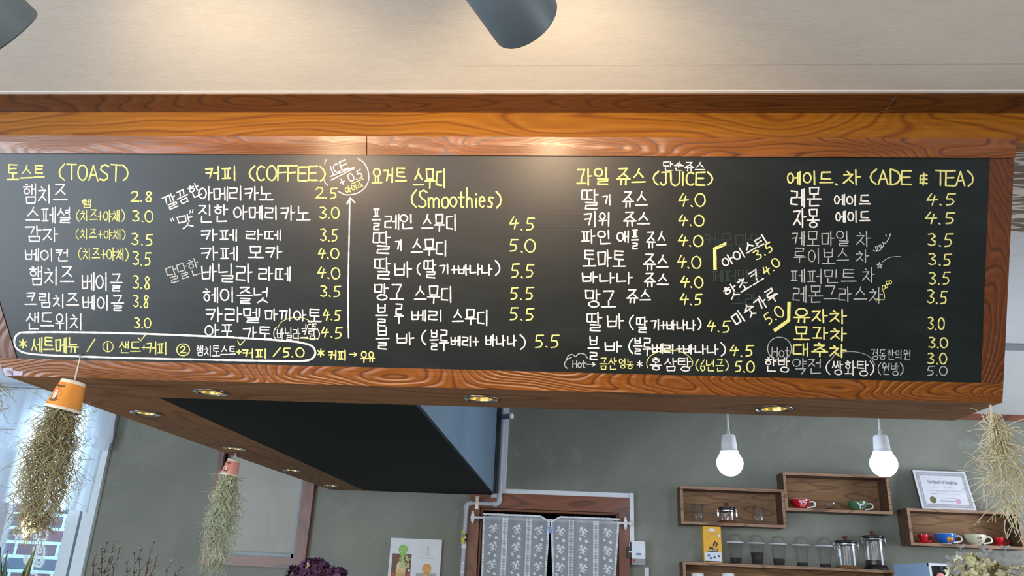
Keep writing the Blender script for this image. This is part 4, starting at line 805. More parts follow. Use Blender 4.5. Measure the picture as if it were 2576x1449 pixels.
drape(-4.9, WX1+.03, WZ1-.015, lambda x: zv+.02*math.sin(x*17)+.012*math.sin(x*41), W-.095, .014, .085, S_VAL, 'frill', 300, 12, 4)
drape(-4.9, WX1+.015, zv+.06, lambda x: zv-.055+.015*math.sin(x*19), W-.088, .012, .07, S_VAL, 'hem_frill', 300, 8, 5)

# ================================================================== doorway: rod, lace, pipes, trunking
YR = W-.055
t = thing('curtain_rod', 'white rod across the doorway, held by small white brackets', 'curtain rod', at(1384, 1308, YR))
r_a, r_b = at(1184, 1300, YR), at(1583, 1318, YR); rz = (r_a.z+r_b.z)/2
b = MB(); b.tube([(r_a.x, YR, rz), (r_b.x, YR, rz)], .0075, 12); b.build('rod', M_WHITE, t)
for xx in (r_a.x+.012, r_b.x-.022):
    b = MB(); b.box((xx-.009, YR-.006, rz-.022), (xx+.009, YR+.026, rz+.020)); b.tube([(xx, YR+.003, rz+.018), (xx, YR+.003, rz+.034)], .006, 6); b.tube([(xx, YR+.003, rz-.034), (xx, YR+.003, rz-.02)], .006, 6); b.build('bracket', M_WHITE, t)
b = MB(); b.lathe([(0, 0), (.012, .002), (.015, .012), (.012, .022), (0, .026)], (r_b.x-.004, YR, rz), 16, axis=(1, 0, 0)); b.build('finial', M_WHITE, t)
def lace(name, label, px_edges, px_seams, seam_mid, seed):
    """px_edges: (top-left, bottom-left, top-right, bottom-right) picture columns; hangs on the rod"""
    rng = random.Random(seed); Yc = YR-.024; zt = rz+.026; zb = CZ-.42
    X = [at(px, 1320 if k % 2 == 0 else 1449, Yc).x for k, px in enumerate(px_edges)]
    zq = at(px_edges[1], 1449, Yc).z
    t_ = thing(name, label, 'curtain', ((X[0]+X[2])/2, Yc, rz), 'lace half curtains in the doorway')
    def edge(side, z):
        f = max(0, min(1.4, (rz-z)/(rz-zq))); a, c = (X[0], X[1]) if side == 0 else (X[2], X[3]); return a+(c-a)*f
    seams = [at(px, 1330, Yc).x for px in px_seams]
    def wav(x, z): return .006*math.sin(x*38+seed)+.004*math.sin(x*71)*(1+.4*(rz-z))
    b = MB(); nz = 26; vs = []; cols = 60
    for k in range(nz+1):
        f = k/nz
        for i in range(cols+1):
            u = i/cols; z0 = zt-.004+.004*abs(math.sin(u*cols*.5*PI/2)); 
            if u < .12 and seed == 1 or u > .88 and seed == 2: z0 -= .014
            if u > .86 and seed == 1: z0 -= .030*((u-.86)/.14)
            if u < .14 and seed == 2: z0 -= .030*((.14-u)/.14)
            z = z0+(zb-z0)*f; xl, xr = edge(0, z), edge(1, z); x = xl+(xr-xl)*u; vs.append((x, Yc+wav(x, z), z))
    b.add(vs, [[k*(cols+1)+i, k*(cols+1)+i+1, (k+1)*(cols+1)+i+1, (k+1)*(cols+1)+i] for k in range(nz) for i in range(cols)], 0, True)
    net = b.build('net', S_LACE, t_)
    b = MB()
    def P(x, z, l=.0015): return Vector((x, Yc+wav(x, z)-l, z))
    N0 = Vector((0, -1, 0))
    # scalloped heading along the top
    for i in range(46):
        u = (i+.5)/46; z0 = zt-.006
        if u > .86 and seed == 1: z0 -= .030*((u-.86)/.14)
        if u < .14 and seed == 2: z0 -= .030*((.14-u)/.14)
        x = X[0]+(X[2]-X[0])*u; b.add([P(x-.006, z0-.005), P(x+.006, z0-.005), P(x+.005, z0+.002), P(x, z0+.005), P(x-.005, z0+.002)], [[0, 1, 2, 3, 4]])
    b.build('heading', S_FLOWER, t_)
    # ladder lace strips with dark eyelets, and plain edges
    for sx in seams:
        b = MB(); z = rz+.004; st = .0085
        while z > zb+.02:
            for s_ in (-1, 1):
                xo = sx+s_*.0095; w0 = .0065+.0018*math.sin(z*520)
                b.add([P(xo-w0*.75, z), P(xo+w0*.75, z), P(xo+w0*.75, z-st*.62), P(xo-w0*.75, z-st*.62)], [[0, 1, 2, 3]])
                b.add([P(xo+s_*.004-.0012, z), P(xo+s_*.004+.0018, z), P(xo+s_*.004+.0018, z-st), P(xo+s_*.004-.0012, z-st)], [[0, 1, 2, 3]])
            b.add([P(sx-.004, z-.002), P(sx+.004, z-.002), P(sx+.004, z-.0042), P(sx-.004, z-.0042)], [[0, 1, 2, 3]]); z -= st
        b.build('lace_strip', S_FLOWER, t_)
    for side in (0, 1):
        b = MB(); z = rz+.004
        while z > zb+.02:
            xe = edge(side, z)+(.005 if side == 0 else -.005); b.add([P(xe-.006, z, .002), P(xe+.006, z, .002), P(xe+.006, z-.0065, .002), P(xe-.006, z-.0065, .002)], [[0, 1, 2, 3]]); z -= .009
        b.build('edging', S_FLOWER, t_)
    def flower(x, z, r, n=5):
        a0 = rng.uniform(0, 6.28); vs = [P(x, z, .0022)]
        for k in range(n*4):
            th = a0+2*PI*k/(n*4); rr = r*(.55+.45*abs(math.cos(n*(th-a0)/2))); vs.append(P(x+rr*math.cos(th), z+rr*math.sin(th), .0022))
        b.add(vs, [[0, 1+k, 1+(k+1) % (n*4)] for k in range(n*4)])
    def leaf(x, z, l, a):
        c, s = math.cos(a), math.sin(a); q = [(-l, 0), (-l*.3, l*.3), (l*.5, l*.26), (l, 0), (l*.5, -l*.26), (-l*.3, -l*.3)]
        b.add([P(x+u*c-v*s, z+u*s+v*c, .0022) for u, v in q], [[0, 1, 2, 3, 4, 5]])
    bounds = [X[0]]+seams+[X[2]]
    b = MB()
    for c in range(len(bounds)-1):
        xm = (bounds[c]+bounds[c+1])/2; z = rz-.052; k = 0
        while z > zb+.06:
            if k % 2 == 0:
                sx_ = 1 if seed == 1 else -1
                for dx, dz, r in ((.012, .012, .011), (-.010, .006, .009), (.002, -.006, .011), (.004, -.020, .008)): flower(xm+sx_*dx, z+dz, r)
                for dx, dz, l, a in ((-.02, .0, .010, .4), (.020, -.004, .010, 2.4), (-.012, -.016, .009, 1.0), (.016, -.022, .008, 2.0), (-.006, -.028, .009, .3)): leaf(xm+sx_*dx, z+dz, l, a if sx_ > 0 else PI-a)
                z -= .052
            else:
                flower(xm-.018, z+.006, .009, 4); leaf(xm-.024, z+.012, .006, .9); flower(xm+.016, z-.004, .010, 4); leaf(xm+.024, z-.008, .007, .4); z -= .045
            k += 1
    b.build('woven_flowers', S_FLOWER, t_)
    return t_
lace('lace_curtain', 'left half of the white floral lace curtain in the doorway', (1214, 1211, 1383, 1374), (1270, 1330), 1300, 1)
lace('lace_curtain', 'right half of the white floral lace curtain in the doorway', (1385, 1390, 1558, 1548), (1437, 1499), 1470, 2)
p0 = at(1381, 1331, YR-.03)
t = thing('clothes_peg', 'light blue peg pinching the two lace curtains together', 'peg', p0)
b = MB()
b.prism([p0+Vector((-.012, 0, .018)), p0+Vector((-.003, 0, .018)), p0+Vector((.001, 0, -.010)), p0+Vector((-.004, 0, -.022)), p0+Vector((-.018, 0, -.024))], (0, .010, 0)); b.build('jaw', M_PEG, t)
b = MB(); b.prism([p0+Vector((.003, 0, .018)), p0+Vector((.012, 0, .018)), p0+Vector((.020, 0, -.022)), p0+Vector((.006, 0, -.022)), p0+Vector((.0015, 0, -.010))], (0, .010, 0)); b.build('jaw', M_PEG, t)
b = MB(); b.lathe([(0, -.002), (.006, -.002), (.006, .012), (0, .012)], p0+Vector((0, 0, .004)), 14, axis=(0, 1, 0)); b.build('spring', M_STEEL, t)

# grey gas pipe
YP = W-.045
t = thing('gas_pipe', 'grey gas pipe running down beside the duct and round the door casing', 'pipe', at(1258, 1150, YP))
pa, pb, pc, pd, pe = at(1267, 1030, YP), at(1257, 1266, YP), at(1173, 1268, YP), at(1165, 1449, YP), None
pb.x = pa.x-.0; zb_ = at(1250, 1268, YP).z; xl_ = at(1172, 1290, YP).x
pts = [Vector((pa.x, YP, ZK-.002)), Vector((pa.x, YP, zb_+.02)), Vector((pa.x-.006, YP, zb_+.006)), Vector((pa.x-.02, YP, zb_)), Vector((xl_+.02, YP, zb_)), Vector((xl_+.006, YP, zb_-.006)), Vector((xl_, YP, zb_-.02)), Vector((xl_, YP, CZ-.55))]
b = MB(); b.tube(pts, .0125, 16); b.build('tube', M_PIPE, t)
for c_, sx, sz in ((Vector((pa.x, YP, zb_)), -1, 1), (Vector((xl_, YP, zb_)), 1, -1)):
    b = MB(); b.tube([c_+Vector((sx*.036, 0, 0)), c_+Vector((sx*.02, 0, 0)), c_+Vector((sx*.006, 0, sz*.006)), c_+Vector((0, 0, sz*.02)), c_+Vector((0, 0, sz*.036))], .0165, 16); b.build('elbow', M_PIPE, t)
pt_ = at(1268, 1050, YP)
b = MB(); b.tube([(pa.x, YP, pt_.z), (pa.x+.012, YP-.02, pt_.z), (pa.x+.05, YP-.045, pt_.z)], .0165, 14); b.build('branch', M_HEAD, t)
b = MB(); b.lathe([(.0175, -.002), (.0175, .008), (.013, .012), (.004, .013), (0, .010)], (pa.x+.05, YP-.045, pt_.z), 18, axis=(.038, -.025, 0)); b.build('end_cap', M_WHITE, t)
xc = at(1201, 1262, YP).x
b = MB(); b.box((xc-.009, YP-.0145, zb_-.034), (xc+.009, YP-.0128, zb_+.034)); b.box((xc-.009, YP-.014, zb_-.034), (xc+.009, YP+.045, zb_-.028)); b.box((xc-.010, YP-.017, zb_+.024), (xc+.012, YP-.0125, zb_+.040)); b.build('clamp', M_STEEL, t)
hv = at(1167, 1352, YP-.03)
b = MB(); b.lathe([(.0125, -.02), (.017, -.02), (.017, .02), (.0125, .02)], (xl_, YP, hv.z), 16); b.tube([(xl_, YP, hv.z), (xl_, YP-.03, hv.z)], .007, 10)
vb = b.build('valve_body', M_STEEL, t)
b = MB(); pf = [(-.0085, -.035), (.0085, -.035), (.0105, .0), (.0085, .032), (.003, .040), (-.003, .040), (-.0085, .032), (-.0105, 0)]
b.prism([(xl_-.004+x, YP-.034, hv.z+z) for x, z in pf], (0, .006, 0)); b.box((xl_-.008, YP-.0352, hv.z-.002), (xl_-.001, YP-.034, hv.z+.024), 1); b.build('valve_handle', [M_YEL, M_HEAD], t)
b = MB(); zt_ = at(1167, 1374, YP-.02).z; b.lathe([(.013, -.012), (.0155, -.008), (.0155, .008), (.013, .012)], (xl_, YP, zt_), 16); b.build('coupling', M_WHITE, t)
zl_ = at(1166, 1428, YP-.02).z
b = MB(); b.prism([(xl_-.006, YP-.0135, zl_-.03), (xl_+.008, YP-.0135, zl_-.03), (xl_+.008, YP-.0135, zl_+.028), (xl_+.001, YP-.0135, zl_+.032), (xl_-.006, YP-.0135, zl_+.028)], (0, .002, 0)); lbb = b.build('warning_label', M_WHITE, t)
b = MB(); scrawl(b, (xl_+.002, YP-.014, zl_+.020), (0, 0, -1), (1, 0, 0), .042, .0035, (0, -1, 0), .002); b.build('label_print', M_BLACK, lbb)
b = MB(); b.tube([(pa.x-.034, YP+.012, ZK-.002), (pa.x-.034, YP+.012, zb_+.05)], .009, 12); b.build('dark_conduit', M_DARKPIPE, t)
b = MB(); b.box((pa.x-.05, YP-.002, zb_+.036), (pa.x-.014, YP+.045, zb_+.06)); b.build('clip', M_PIPE, t)
# white cable trunking
t = thing('cable_trunking', 'white cable trunking running over the door casing to the breaker box', 'trunking', at(1420, 1248, W-.02))
xv = at(1271, 1140, W-.02).x; zh = at(1420, 1249, W-.02).z; xr_ = at(1589, 1300, W-.02).x
zh = LT+.014
b = MB(); b.box((xv-.011, W-.02, zh-.014), (xv+.012, W-.0005, ZK-.002)); b.box((xv-.009, W-.0215, zh-.012), (xv+.010, W-.02, ZK-.002)); b.build('vertical_run', M_WHITE, t)
b = MB(); b.box((xv+.0125, W-.02, zh-.013), (xr_-.012, W-.0005, zh+.013)); b.box((xv+.0125, W-.0215, zh-.011), (xr_-.012, W-.02, zh+.011)); b.build('horizontal_run', M_WHITE, t)
zb1 = at(1592, 1364, W-.02).z
b = MB(); b.box((xr_-.0115, W-.028, zb1), (xr_+.0125, W-.0265+.001, zh+.014)); b.box((xr_-.0115, W-.0255, zb1), (xr_+.0125, W-.0005, zh+.014)); b.build('drop_run', M_WHITE, t)
xb = at(1627, 1440, W-.02).x; zb2 = at(1627, 1426, W-.02).z
b = MB(); b.box((xb-.012, W-.022, CZ-.7), (xb+.012, W-.0005, zb2-.004)); b.build('lower_run', M_WHITE, t)
# breaker box
m0, m1 = at(1589, 1361, W-.06), at(1624, 1422, W-.06)
t = thing('breaker_box', 'small white and grey breaker box beside the door, with a red switch', 'breaker box', ((m0.x+m1.x)/2, W-.03, (m0.z+m1.z)/2))
def rbox(b, x0, x1, y0, y1, z0, z1, r, mt=0):
    P = []
    for cx, cz, a0 in ((x1-r, z1-r, 0), (x0+r, z1-r, 90), (x0+r, z0+r, 180), (x1-r, z0+r, 270)):
        for k in range(5): P.append((cx+r*math.cos(math.radians(a0+22.5*k)), cz+r*math.sin(math.radians(a0+22.5*k))))
    b.hexa([(x, y1, z) for x, z in P], [(x, y0, z) for x, z in P], mt)
zc_ = m1.z+(m0.z-m1.z)*.26; yf = W-.06
b = MB(); rbox(b, m0.x, m1.x, yf, W-.0005, zc_, m0.z, .007); b.build('housing', M_WHITE, t)
b = MB(); rbox(b, m0.x, m1.x, yf+.001, W-.0005, m1.z, zc_-.0008, .005); b.build('lower_cover', M_GREY, t)
b = MB(); b.box((m0.x+.006, yf-.002, m1.z+.012), (m0.x+.018, yf+.001, zc_-.003)); b.build('red_switch', M_RED, t)
b = MB(); b.box((m0.x+.016, yf-.0012, zc_+.012), (m1.x-.012, yf, m0.z-.030)); fp = b.build('face_plate', M_WHITEM, t)
b = MB(); b.box((m0.x+.024, yf-.0022, zc_+.020), (m1.x-.026, yf-.0012, zc_+.030), 0); b.box((m1.x-.030, yf-.0026, zc_+.022), (m1.x-.022, yf-.0012, zc_+.028), 1); b.build('display', [plain('blue_display', (70, 110, 170), .3), M_RED], fp)
b = MB(); scrawl(b, (m0.x+.028, yf-.0013, zc_+.054), (1, 0, 0), (0, 0, 1), .022, .002, (0, -1, 0), .0012); b.build('printed_text', M_HEAD, fp)
pl0, pl1 = at(1577, 1374, W-.05), at(1591, 1403, W-.05)
t = thing('plug_adapter', 'black plug adapter on the left side of the white breaker box', 'adapter', ((pl0.x+pl1.x)/2, W-.03, (pl0.z+pl1.z)/2))
b = MB(); rbox(b, pl0.x, m0.x-.001, W-.062, W-.0265, pl1.z, pl0.z, .008); b.build('body', M_BLACK, t)
b = MB(); b.box((pl0.x+.010, W-.0635, pl0.z-.034), (pl0.x+.026, W-.062, pl0.z-.026)); b.build('sticker', M_WHITE, t)
b = MB(); b.tube([((pl0.x+m0.x)/2, W-.04, pl0.z-.002), ((pl0.x+m0.x)/2+.004, W-.036, pl0.z+.02), (xr_-.004, W-.031, zb1+.03)], .0022, 6); b.build('lead', M_WHITE, t)

# ================================================================== menu poster on the wall
q0, q1 = at(984, 1353, W-.02), at(1112, 1358, W-.02); PW = q1.x-q0.x; PZ = (q0.z+q1.z)/2; yp = W-.018
t = thing('drinks_poster', 'white drinks poster board with green and orange round badges', 'poster', ((q0.x+q1.x)/2, yp, PZ))
b = MB(); b.box((q0.x, yp, PZ-.44), (q1.x, W-.0005, PZ)); b.build('board', M_WHITE, t)
def PP(u, v, l=.001): return Vector((q0.x+u*PW, yp-l, PZ-v*PW))     # u across, v down in board widths
M_PH = plain('photo_brown', (120, 84, 62), .5); M_DRK = plain('photo_drink', (222, 178, 112), .5); M_DRK2 = plain('photo_foam', (236, 214, 160), .5); M_LEAF = plain('photo_mint', (150, 176, 84), .5); M_LEAF2 = plain('photo_mint_pale', (196, 206, 140), .5); M_BERRY = plain('photo_red', (214, 72, 62), .5)
M_BG = plain('green_badge', (150, 204, 96), .5); M_BO = plain('orange_badge', (232, 166, 66), .5); M_PGREY = plain('grey_print', (130, 150, 168), .6); M_PHG = plain('photo_grey', (180, 176, 176), .5)
def quadp(b, u0, v0, u1, v1, l, mt): b.add([PP(u0, v1, l), PP(u1, v1, l), PP(u1, v0, l), PP(u0, v0, l)], [[0, 1, 2, 3]], mt)
def disc(b, u, v, r, l, mt, n=28, ry=None):
    ry = ry or r; b.add([PP(u, v, l)]+[PP(u+r*math.cos(2*PI*k/n), v+ry*math.sin(2*PI*k/n), l) for k in range(n)], [[0, 1+(k+1) % n, 1+k] for k in range(n)], mt)
rng = random.Random(4); PM = [M_PH, M_DRK, M_DRK2, M_LEAF, M_LEAF2, M_BERRY, M_PHG, M_WHITE]
def photo(name, u0, u1, v0, v1, bgm, kind):
    b = MB(); quadp(b, u0, v0, u1, v1, .0006, bgm); w_ = u1-u0
    if kind == 0: quadp(b, u0, v0, u0+w_*.14, v0+.30, .0007, 0)
    disc(b, u0+w_*.48, v0+.235, w_*.22, .0009, 2, ry=.11); quadp(b, u0+w_*.24, v0+.27, u0+w_*.74, v1, .0008, 1); quadp(b, u0+w_*.26, v0+.25, u0+w_*.72, v0+.34, .0010, 2)
    for k in range(6): disc(b, u0+w_*rng.uniform(.3, .7), v0+rng.uniform(.29, .40), .014, .0011, 1, 8)
    for k in range(34):
        cu, cv, a, l = u0+w_*rng.uniform(.45, .93), v0+rng.uniform(.03, .24), rng.uniform(0, 3.1), rng.uniform(.025, .05)
        if cu+l > u1 or cv-l < v0: continue
        b.add([PP(cu+l*math.cos(a+th)*r_, cv+l*math.sin(a+th)*r_, .0012+.00002*k) for th, r_ in ((0, 1), (.9, .6), (2.2, .6), (3.14, 1), (4.1, .6), (5.3, .6))], [[5, 4, 3, 2, 1, 0]], rng.choice((3, 4, 4)))
    if kind == 0:
        disc(b, u0+w_*.10, v0+.42, w_*.085, .0009, 5, ry=.085); disc(b, u0+w_*.90, v0+.43, w_*.085, .0009, 5, ry=.085); disc(b, u0+w_*.92, v0+.30, w_*.06, .0009, 7)
    b.build(name, PM, t)
photo('drink_photo', .055, .43, .285, 1.0, 0, 0); photo('drink_photo', .545, .93, .62, 1.35, 6, 1)
for u, v, mt, name in ((.255, .205, M_BG, 'round_badge'), (.742, .535, M_BO, 'round_badge')):
    b = MB(); disc(b, u, v, .097, .0016, 1, 32); disc(b, u, v, .088, .0018, 0, 32); b.add([PP(u-.06, v+.09, .0017), PP(u, v+.13, .0017), PP(u+.06, v+.09, .0017), PP(u+.05, v+.05, .0017), PP(u-.05, v+.05, .0017)], [[0, 1, 2, 3, 4]], 0); bd = b.build(name, [mt, M_WHITE], t)
    b = MB(); scrawl(b, PP(u-.05, v-.02, .002), (1, 0, 0), (0, 0, 1), PW*.10, PW*.012, (0, -1, 0), .0014, .0001, 0, 3); scrawl(b, PP(u-.055, v+.03, .002), (1, 0, 0), (0, 0, 1), PW*.11, PW*.016, (0, -1, 0), .002, .0001, 0, 4); b.build('badge_lettering', M_WHITE, bd)
b = MB()
for k, ch in enumerate('음료다'): write(b, ch, PP(.715, .20+.056*k, .001), (1, 0, 0), (0, 0, 1), PW*.05, PW*.05, (0, -1, 0), .0011, .0001)
scrawl(b, PP(.58, .345, .001), (1, 0, 0), (0, 0, 1), PW*.32, PW*.008, (0, -1, 0), .0012, .0001, 0, 5); b.build('printed_title', M_PGREY, t)

# ================================================================== shelf boxes
YF = 4.58
def shelf_box(label, x0, x1, z0, z1, depth_y=YF, th=.015, name='wall_shelf_box', back=True):
    t_ = thing(name, label, 'shelf', ((x0+x1)/2, depth_y, z0)); g = .0006
    def board(nm, a, c, ed):
        b = MB(); b.box(a, c, 0); b.box(ed[0], ed[1], 1); b.build(nm, [W_SHELF, W_EDGE], t_)
    e = .003; y0 = depth_y+e; y1 = W-.0005
    board('top_board', (x0, y0, z1-th), (x1, y1, z1), ((x0, depth_y, z1-th), (x1, y0-.0002, z1)))
    board('bottom_board', (x0, y0, z0), (x1, y1, z0+th), ((x0, depth_y, z0), (x1, y0-.0002, z0+th)))
    for xa in (x0, x1-th): board('side_board', (xa, y0, z0+th+g), (xa+th, y1, z1-th-g), ((xa, depth_y, z0+th+g), (xa+th, y0-.0002, z1-th-g)))
    if back: b = MB(); b.box((x0+th+g, W-.010, z0+th+g), (x1-th-g, W-.0008, z1-th-g)); b.build('back_board', W_BACK, t_)
    return z0+th
def zat(px, py, Y=YF): return at(px, py, Y).z
x0, x1 = at(1712, 1262, YF).x, at(1976, 1290, YF).x
z1a = zat(1840, 1227); z0a = zat(1845, 1323); fl1 = shelf_box('wooden shelf box holding two glasses and a small coffee server', x0, x1, z0a, z1a)
X2a, X2b = at(1973, 1240, YF).x, at(2241, 1250, YF).x
z1b = zat(2105, 1192); z0b = zat(2110, 1289); fl2 = shelf_box('wooden shelf box holding the red lettered cup and the green cup', max(X2a, x1+.002), X2b, z0b, z1b)
X3a, X3b = at(2286, 1320, YF).x, at(2572, 1330, YF).x
z1c = zat(2420, 1283); z0c = zat(2430, 1377); fl3 = shelf_box('wooden shelf box under the certificate, holding four cups', X3a, X3b, z0c, z1c)
X4a, X4b = at(1718, 1425, YF).x, at(2252, 1443, YF).x
z1d = (zat(1716, 1410)+zat(2240, 1437))/2; z0d = z1d-.19; fl4 = shelf_box('long low shelf box under the row of lidded plastic cups', X4a, X4b, z0d, z1d, name='wall_shelf_box')
YO = 4.63                                               # things stand here

def tumbler(px, label, z, Y=4.62):
    x = at(px, 1290, Y).x; t_ = thing('drinking_glass', label, 'glass', (x, Y, z), 'tapered drinking glasses in the shelf box')
    b = MB(); b.lathe([(0, .0), (.026, .0), (.028, .003), (.036, .098), (.0345, .098), (.0268, .008), (0, .007)], (x, Y, z+.0003), 36, closed=False); b.build('bowl', G_CLEAR, t_)
    return t_
tumbler(1755, 'left clear glass in the shelf box, beside the left board', fl1); tumbler(1907, 'right clear glass in the shelf box, right of the coffee server', fl1)
M_WALN = plain('walnut_lid', (104, 62, 44), .45); M_LID = plain('smoke_acrylic_lid', (44, 40, 44), .15, 0, .6); M_BEAN = plain('roasted_beans', (42, 28, 24), .45); M_BASEW = plain('amber_wood_base', (120, 78, 44), .45)
def canister(label, x, Y, z, r, h, base, group='glass canisters with wooden knobs', flare=1.18, fill=0, name='coffee_canister'):
    t_ = thing(name, label, 'canister', (x, Y, z), group); hb = .014 if base != M_BLACK else .022
    b = MB(); b.lathe([(0, .0003), (r*flare, .0003), (r*flare, .004), (r*1.02, hb), (r*.98, hb+.001), (0, hb+.001)], (x, Y, z), 40); b.build('base', base, t_)
    b = MB(); b.lathe([(r*.96, hb+.0015), (r, hb+.004), (r, hb+h*.80), (r*.985, hb+h*.84), (r*.97, hb+h*.84), (r*.975, hb+h*.80), (r*.975, hb+.004)], (x, Y, z), 48); b.build('glass_body', G_CLEAR, t_)
    zl = z+hb+h*.845
    b = MB(); b.lathe([(r*.99, 0), (r*1.03, .004), (r*1.03, .010), (r*.99, .013), (r*.99, 0)], (x, Y, zl-.014), 40); b.build('metal_collar', M_STEEL, t_)
    b = MB(); b.lathe([(0, .0), (r*1.05, .0), (r*1.10, .003), (r*1.10, .008), (r*1.0, .012), (0, .013)], (x, Y, zl+.0005), 40); ld_ = b.build('lid', M_LID, t_)
    b = MB(); b.lathe([(0, 0), (.008, 0), (.007, .006), (.009, .010), (.0155, .014), (.0165, .018), (.013, .023), (0, .025)], (x, Y, zl+.0135), 24); b.build('knob', M_WALN, ld_)
    for s_ in (-1, 1):
        b = MB(); xx = x+s_*r*1.08; 
        b.tube([(xx-s_*.003, Y-.006, zl+.004), (xx+s_*.006, Y-.006, zl-.002), (xx+s_*.005, Y-.006, zl-.016), (xx-s_*.002, Y-.006, zl-.022)], .0016, 6); b.tube([(xx-s_*.003, Y+.006, zl+.004), (xx+s_*.006, Y+.006, zl-.002), (xx+s_*.005, Y+.006, zl-.016), (xx-s_*.002, Y+.006, zl-.022)], .0016, 6)
        b.prism([(xx, Y-.008, zl-.018), (xx+s_*.008, Y-.008, zl-.020), (xx+s_*.006, Y-.008, zl-.040), (xx+s_*.001, Y-.008, zl-.036)], (0, .016, 0)); b.build('clamp', M_STEEL, t_)
    if fill:
        b = MB(); rg = random.Random(8)
        bean_pile(b, x, Y, z+hb+.002, r*.95, fill, rg); o_ = b.build('beans', M_BEAN, t_); o_['kind'] = 'stuff'
    return t_
def bean_pile(b, x, Y, z, r, h, rg, r2=None):
    r2 = r2 or r
    b.lathe([(0, 0), (r*.97, 0), (r2*.97, h-.006), (0, h-.004)], (x, Y, z), 24)
    n = int(50+h*1500)
    for k in range(n):
        edge_ = rg.random() < .75; f = rg.random(); a = rg.uniform(0, 2*PI); zz = z+f*(h-.004) if edge_ else z+h-.005; rr = (r+(r2-r)*f)*.95 if edge_ else r2*.95*math.sqrt(rg.random())
        c = Vector((x+rr*math.cos(a), Y+rr*math.sin(a), zz)); ax = Vector((rg.uniform(-1, 1), rg.uniform(-1, 1), rg.uniform(-1, 1))).normalized()
        b.lathe([(0, -.0045), (.0026, -.0028), (.0032, 0), (.0026, .0028), (0, .0045)], c, 6, axis=ax)
xs1 = at(1829, 1290, 4.62).x
canister('small glass coffee server with a walnut base between the two glasses', xs1, 4.622, fl1, .044, .072, M_WALN, None, 1.28, name='coffee_server')
canister('shorter glass canister with a paper tag, standing on the long shelf', at(2131, 1400, YO).x, YO, z1d, .056, .142, M_BASEW)
can2 = canister('taller glass canister with a dark base, last on the long shelf', at(2205, 1400, YO).x, YO+.02, z1d, .054, .172, M_BLACK, fill=.030)
q = at(2112, 1388, YO-.06); t = thing('price_tag', 'blank white paper tag tied to the shorter glass canister', 'tag', q)
b = MB(); rbox(b, q.x-.006, q.x+.007, q.y, q.y+.001, q.z-.022, q.z+.018, .003); b.build('card', M_WHITEM, t); b = MB(); b.tube([q+Vector((0, 0, .017)), q+Vector((-.004, .004, .045))], .0008, 5); b.build('thread', M_STRING, t)
def bean_cup(px, label, fill):
    x = at(px, 1400, YO).x; z = z1d+.0003
    t_ = thing('lidded_cup', label, 'plastic cup', (x, YO, z), 'clear dome-lidded cups of coffee beans')
    b = MB(); b.lathe([(0, .0), (.027, 0), (.028, .002), (.0415, .108), (.044, .110), (.044, .113), (.0405, .1125), (.027, .005), (0, .004)], (x, YO, z), 40); b.build('cup', G_CUP, t_)
    b = MB(); b.lathe([(.0442, .1095), (.0462, .1105), (.0465, .1150), (.0450, .1165), (.0442, .1160)], (x, YO, z), 40, closed=True); b.build('rim', G_RIM, t_)  # highlight on the clear rim is put in as milky white
    b = MB(); b.lathe([(.0445, .1168), (.0425, .118), (.040, .130), (.034, .146), (.024, .156), (.012, .159), (.012, .156), (.023, .153), (.032, .144), (.0385, .130), (.041, .117)], (x, YO, z), 40); b.build('dome_lid', G_CUP, t_)
    b = MB(); rg = random.Random(px); bean_pile(b, x, YO, z+.0052, .0262, fill, rg, .0262+.0135*fill/.108); o_ = b.build('beans', M_BEAN, t_); o_['kind'] = 'stuff'
    return t_
for px, f, lab in ((1851, .030, 'first dome-lidded cup, right of the yellow box, a few beans inside'), (1905, .062, 'second dome-lidded cup from the yellow box, over half full of beans'), (1959, .034, 'middle dome-lidded cup of the row, a third full of beans'), (2017, .018, 'fourth dome-lidded cup from the yellow box, beans at the bottom'), (2075, .017, 'last dome-lidded cup, next to the shorter glass canister')): bean_cup(px, lab, f)
# yellow box
M_YB = plain('yellow_carton', (240, 180, 40), .45); M_YBS = plain('yellow_carton_print', (206, 140, 30), .5); M_YBG = plain('carton_dark_green', (40, 62, 44), .5); M_YBW = plain('carton_white', (226, 230, 242), .5); M_YBN = plain('carton_navy', (70, 78, 120), .5)
ya, yb_, yc = at(1768, 1323, YO-.03), at(1814, 1326, YO-.03), at(1816, 1412, YO-.03)
bx0, bx1, bz0, bz1, by = ya.x, yb_.x, z1d+.0004, (ya.z+yb_.z)/2, YO-.03
bx0 = at(1770, 1370, YO-.03).x; bx1 = at(1815, 1370, YO-.03).x
t = thing('coffee_carton', 'tall yellow carton with a white lower panel, first on the long shelf', 'carton', ((bx0+bx1)/2, by, bz0))
bz1 = min(bz1, z0a-.002); bw, bh = bx1-bx0, bz1-bz0
b = MB(); b.box((bx0, by, bz0), (bx1, by+.055, bz1)); ct = b.build('box', M_YB, t)
def BP(u, v, l=.0008): return Vector((bx0+u*bw, by-l, bz1-v*bh))
def bq(b, u0, v0, u1, v1, l, mt=0): b.add([BP(u0, v1, l), BP(u1, v1, l), BP(u1, v0, l), BP(u0, v0, l)], [[0, 1, 2, 3]], mt)
def bpoly(b, P, l, mt=0): b.add([BP(u, v, l) for u, v in P], [list(range(len(P)))], mt)
b = MB(); bq(b, .05, .71, .97, .955, .0006, 0); bq(b, .05, .955, .97, .985, .0007, 1)
for u, v in ((.26, .80), (.58, .85), (.82, .81), (.37, .87)): bpoly(b, [(u-.07, v+.03), (u+.07, v+.03), (u+.06, v-.01), (u, v-.035), (u-.06, v-.01)], .0010, 2)
b.build('lower_panel', [M_YBW, M_BLACK, M_YBN], ct)
